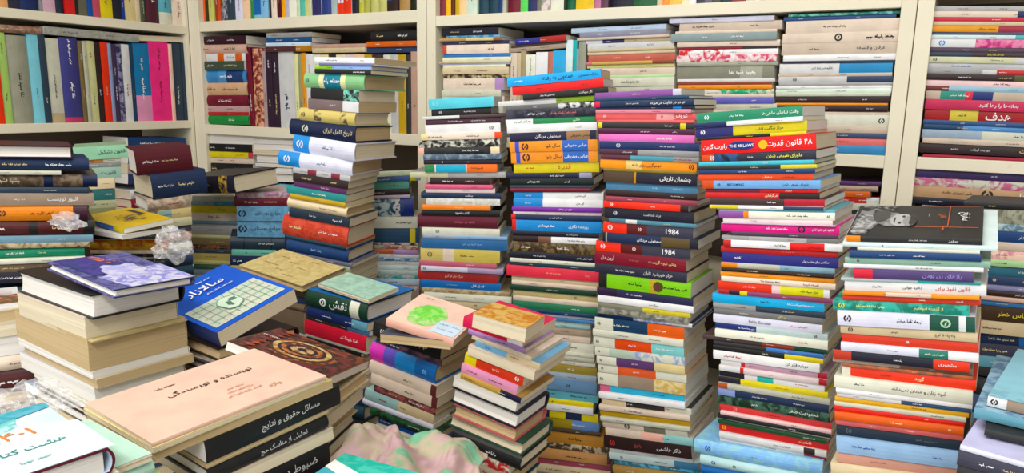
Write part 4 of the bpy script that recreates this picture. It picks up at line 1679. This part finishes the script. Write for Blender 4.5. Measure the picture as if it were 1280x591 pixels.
# prints on a few pile tops
def art_salmon(mb, b):
    a = Art(mb, b)
    a.text('نویسنده و نویسندگی', .55, .62, .12, '433', .5); a.text(4, .36, .8, .05, '644', .2); a.text('واژه', .75, .18, .07, 'b86', .3)
    for i in range(3): a.text(i + 8, .6, .38 - .07 * i, .05, 'c98', .35)
book_of('front pile under the salmon booklet', 0)['cover'] = art_salmon
for n_, i_, l_ in (('front pile under the salmon booklet', 0, 'salmon pink booklet with dark lettering at the front of the picture'),
                   ('front pile under the salmon booklet', 3, 'worn black spine with white lettering directly below the salmon booklet pages'),
                   ('front pile under the salmon booklet', 5, 'second black spine with white lettering below the salmon booklet'),
                   ('front pile under the salmon booklet', 7, 'lowest black spine with white lettering below the salmon booklet'),
                   ('stack topped by the tilted cyan book', 0, 'bright cyan paperback tilted on top of the centre stack'),
                   ('stack topped by the tilted cyan book', 1, 'red paperback tilted directly under the bright cyan one'),
                   ('stack topped by the green spine', 4, 'bright red book about the 48 laws, high in its stack'),
                   ('tall stack with the lime green spine', 27, 'lime green paperback spine in the middle of its tall stack')):
    book_of(n_, i_)['label'] = l_
# ------------------------------------------------------------------ build the books
def build_parts(b):
    rr = random.Random(b['n'])
    cm, e, bl = cover_mb(b['L'], b['W'], b['T'], b['col'], b['hard'], b['kind'], b['top'], b['wedge'])
    pm = pages_mb(b['L'], b['W'], b['T'], e, bl, b['hard'], b['tone'], rr, b['wedge'])
    lm = letters_mb(b['L'], b['T'], bl, b['texts'], b['col'], 0 if (b['flip'] or b['big'] and not b['texts']) else b['px'], rr, b['wedge'])
    if b['wy'] != 1.0:
        for x in (cm, pm, lm): x.v = [(p[0], p[1], p[2] * (1 + (b['wy'] - 1) * max(0, p[1]) / b['W'])) for p in x.v]
    return cm, pm, lm
def cname(h):
    r, g, bb = [int(c, 16) / 15 for c in h.split('~')[0][:3]]
    mx, mn = max(r, g, bb), min(r, g, bb); d = mx - mn; L = (mx + mn) / 2
    if d < .1 or (mx > 0 and d / mx < .17):
        return 'black' if L < .25 else 'dark grey' if L < .42 else 'grey' if L < .66 else 'pale grey' if L < .8 else 'white'
    hue = (60 * ((g - bb) / d % 6) if mx == r else 60 * ((bb - r) / d + 2) if mx == g else 60 * ((r - g) / d + 4)) % 360
    s = d / mx
    if mx < .28: return 'black'
    if hue < 18 or hue >= 345:
        return 'maroon' if mx < .62 else 'red' if s > .62 else 'coral' if s > .4 else 'pale pink'
    if hue < 42:
        if mx < .48: return 'dark brown'
        if s > .6 and mx > .75: return 'orange'
        return 'tan' if mx < .85 and s > .25 else 'cream' if s < .35 else 'peach'
    if hue < 70:
        if s > .6 and mx > .75: return 'yellow'
        return 'olive' if mx < .65 else 'cream'
    if hue < 165: return ('dark green' if mx < .42 else 'green' if s > .35 else 'sage green') if not (70 <= hue < 100 and mx > .7 and s > .5) else 'lime green'
    if hue < 195: return 'teal' if mx < .72 else 'pale teal'
    if hue < 250: return 'navy' if mx < .5 else 'blue' if s > .5 else 'pale blue' if mx > .75 else 'slate blue'
    if hue < 300: return 'purple' if mx < .75 else 'lilac'
    return 'maroon' if mx < .48 else 'magenta' if s > .55 else 'pink'
def desc(b):
    bs = sorted(bands(b['col']), key=lambda x: x[1] - x[2]); n1 = cname(bs[0][0]); names = [n1]
    if b['flip']: return {'w': 'white', 'c': 'cream', 't': 'aged'}[b['tone']] + ' paged'
    if len(bs) > 1 and bs[1][2] - bs[1][1] > .22:
        n2 = cname(bs[1][0])
        if n2 != n1: names.append(n2)
    return ' and '.join(names)
ORD = 'topmost second third fourth fifth sixth seventh eighth ninth tenth eleventh twelfth thirteenth fourteenth fifteenth sixteenth seventeenth eighteenth nineteenth twentieth'.split()
def ordinal(i):
    if i < 20: return ORD[i]
    t = {2: 'twenty', 3: 'thirty', 4: 'forty', 5: 'fifty', 6: 'sixty'}[(i + 1) // 10]; u = (i + 1) % 10
    if u == 0: return t[:-1] + 'ieth'
    return t + '-' + 'first second third fourth fifth sixth seventh eighth ninth'.split()[u - 1]
def article(w): return ('an ' if w[0] in 'aeiou' else 'a ') + w
KEEP = 310
order = sorted(BOOKS, key=lambda b: -b['area'])
keep = set(b['n'] for b in order[:KEEP] if b['area'] > 0)
by = {}
for b in BOOKS: by.setdefault(b['stack'], []).append(b)
labels = {}
for b in BOOKS:
    if b['n'] not in keep and b['area'] <= 0: continue
    if b.get('label'):
        if b['n'] in keep: labels[b['n']] = b['label']
        continue
    g = by[b['stack']]; i = g.index(b); d = desc(b)
    px = b['px']; th = 'thick ' if px > 14 or (b['flip'] and b['T'] > .03) else 'thin ' if 0 < px < 6 else ''
    up = abs(b['M'][2][0]) > .9
    if up:
        L1 = f"{d} upright book on the {b['stack']}"
        L2 = f"{d} upright book beside {article(desc(g[i-1]))} one, {b['stack']}" if i else L1
        L3 = f"{d} upright book between {desc(g[i-1]) if i else 'side'} and {desc(g[i+1]) if i+1 < len(g) else 'side'}, {b['stack']}"
    else:
        L1 = f"{th}{d} book in the {b['stack']}"
        L2 = f"{th}{d} book under {article(desc(g[i-1]))} one, {b['stack']}" if i else f"{th}{d} topmost book, {b['stack']}"
        L3 = f"{d} book, {ordinal(i)} from top, {b['stack']}"
    b['cand'] = [L1, L2, L3, f"{d} book, {ordinal(i)} {'from the left' if up else 'from top'}, {b['stack']}"]
    b['cand'] = [c for c in b['cand'] if 4 <= len(c.split()) <= 16] or [f"{d.split()[-1]} book, {ordinal(i)}, {b['stack']}"]
allc = {}
for b in BOOKS:
    for c in set(b.get('cand', [])): allc[c] = allc.get(c, 0) + 1
# a first-choice label must not fit any other book of the pile, built singly or not
for b in BOOKS:
    if 'cand' not in b: continue
    same = sum(1 for o in by[b['stack']] if desc(o) == desc(b) and o['idx'] != 999)
    cs = b['cand'] if same == 1 else b['cand'][1:] or b['cand']
    for c in cs:
        if allc.get(c, 1) == 1: break
    if b['n'] in keep: labels[b['n']] = c
GROUPN = {}
stuff = MB()
for b in BOOKS:
    cm, pm, lm = build_parts(b)
    if b['n'] in keep:
        root = empty('book', b['M'], labels[b['n']], 'book', b.get('group') or 'books of the ' + b['stack'])
        c = cm.build('cover', root); pm.build('page_block', root)
        if lm.f: lm.build('title_lettering', c, merge=False)
        if b['cover']:
            x = MB(); b['cover'](x, b)
            if x.f: x.build('cover_print', c, merge=False)
    else:
        for x in (cm, pm, lm): stuff.add(x, b['M'])
o = stuff.build('book', merge=False)
tag(o, 'the many smaller books filling gaps between the larger ones in shelves and piles', 'books', kind='stuff')
# ------------------------------------------------------------------ cloth and clear plastic
def cloth_mat():
    m, nt, b = nodes('printed_cotton', .9)
    uv = nt.nodes.new('ShaderNodeUVMap')
    n = noise(nt, uv.outputs[0], 2.2, 3, 1.0)
    nt.links.new(ramp(nt, n.outputs[0], [(.40, srgb('bf9ea2')), (.50, srgb('b5ab90')), (.58, srgb('6fae8c')), (.72, srgb('8cc4ae'))]), b.inputs['Base Color'])
    n2 = noise(nt, uv.outputs[0], 90, 2); bump(nt, b, n2.outputs[0], .3)
    return m
def noise2(x, y, s):
    from mathutils import noise as N
    return N.noise(Vector((x, y, s)))
def grid_obj(name, nx, ny, fn, mat, solid=.0015):
    vs = [fn(i / nx, j / ny) for j in range(ny + 1) for i in range(nx + 1)]
    fs = [(j * (nx + 1) + i, j * (nx + 1) + i + 1, (j + 1) * (nx + 1) + i + 1, (j + 1) * (nx + 1) + i) for j in range(ny) for i in range(nx)]
    me = bpy.data.meshes.new(name); me.from_pydata(vs, [], fs); me.materials.append(mat)
    ul = me.uv_layers.new(name='UVMap')
    for p in me.polygons:
        for li, vi in zip(p.loop_indices, p.vertices):
            ul.data[li].uv = ((vi % (nx + 1)) / nx, (vi // (nx + 1)) / ny)
    me.polygons.foreach_set('use_smooth', [True] * len(me.polygons))
    o = bpy.data.objects.new(name, me); COL.objects.link(o)
    s = o.modifiers.new('thickness', 'SOLIDIFY'); s.thickness = solid; s.offset = 0
    return o
c0 = CAM + ray(480, 588) * 1.04
def cl(u, v):
    # a dropped cloth: two high folds on the left, sliding down to the right
    x = (u - .35) * .21; y = (v - .5) * .16
    hgt = .046 * math.exp(-((x + .04) / .03) ** 2) + .035 * math.exp(-((x - .02) / .05) ** 2) + .012 * math.exp(-((x - .1) / .05) ** 2)
    hgt *= math.exp(-((y + .01) / .11) ** 2)
    fold = .016 * noise2(x * 34 + y * 14, y * 16, 1.3) + .007 * abs(noise2(x * 70 - y * 20, y * 30, 6)) + .007 * math.sin(x * 90 + 5 * noise2(x * 9, y * 9, 4)) * (1 - abs(v - .5))
    z = hgt + fold - .035 * max(0, u - .55) - .12 * max(0, .12 - u) 
    xx = x + .018 * noise2(x * 12, y * 12, 7); yy = y + .02 * noise2(x * 14, y * 10, 9)
    p = c0 + RH * xx + FH * yy + Vector((0, 0, z + .004))
    return tuple(p)
o = grid_obj('cloth', 80, 60, cl, cloth_mat())
tag(o, 'crumpled pink and mint green cloth dropped in front of the middle stacks', 'cloth')
def plastic_mat():
    m, nt, b = nodes('clear_plastic', .12)
    b.inputs['Base Color'].default_value = (.9, .9, .92, 1); b.inputs['Transmission Weight'].default_value = .0
    b.inputs['Alpha'].default_value = .22; b.inputs['Specular IOR Level'].default_value = .9
    v = coords(nt, False); n = noise(nt, v, 55, 3, 1.5); bump(nt, b, n.outputs[0], .7, .004)
    nt.links.new(ramp(nt, n.outputs[0], [(.35, (.12,) * 3), (.62, (.3,) * 3), (.72, (.75,) * 3)]), b.inputs['Alpha'])
    return m
PLM = plastic_mat()
def bag(label, px, py, d, sx, sy, sz, seed):
    bm_v = []; n, k = 26, 18; c = CAM + ray(px, py) * d; fs = []
    for j in range(k + 1):
        th = math.pi * j / k
        for i in range(n):
            ph = 2 * math.pi * i / n
            q = Vector((math.sin(th) * math.cos(ph), math.sin(th) * math.sin(ph), math.cos(th)))
            r = 1 + .55 * noise2(q.x * 2.2 + seed, q.y * 2.2, q.z * 2.2) + .18 * noise2(q.x * 6, q.y * 6 + seed, q.z * 6)
            p = RH * (q.x * sx * r) + FH * (q.y * sy * r) + Vector((0, 0, q.z * sz * r))
            bm_v.append(tuple(c + p))
    for j in range(k):
        for i in range(n): fs.append((j * n + i, (j + 1) * n + i, (j + 1) * n + (i + 1) % n, j * n + (i + 1) % n))
    me = bpy.data.meshes.new('plastic_bag'); me.from_pydata(bm_v, [], fs); me.materials.append(PLM)
    o = bpy.data.objects.new('plastic_bag', me); COL.objects.link(o)
    tag(o, label, 'plastic bag'); return o
bag('crumpled clear plastic bag hanging off the pile behind the violet book', 216, 306, 1.5, .038, .025, .03, 2.0)
bag('small clear plastic wrap stuck to the orange spine at the left', 83, 277, 1.385, .028, .006, .016, 5.0)
bag('clear plastic wrapping beside the loose page blocks at the lower left', 40, 502, .98, .05, .04, .022, 9.0)
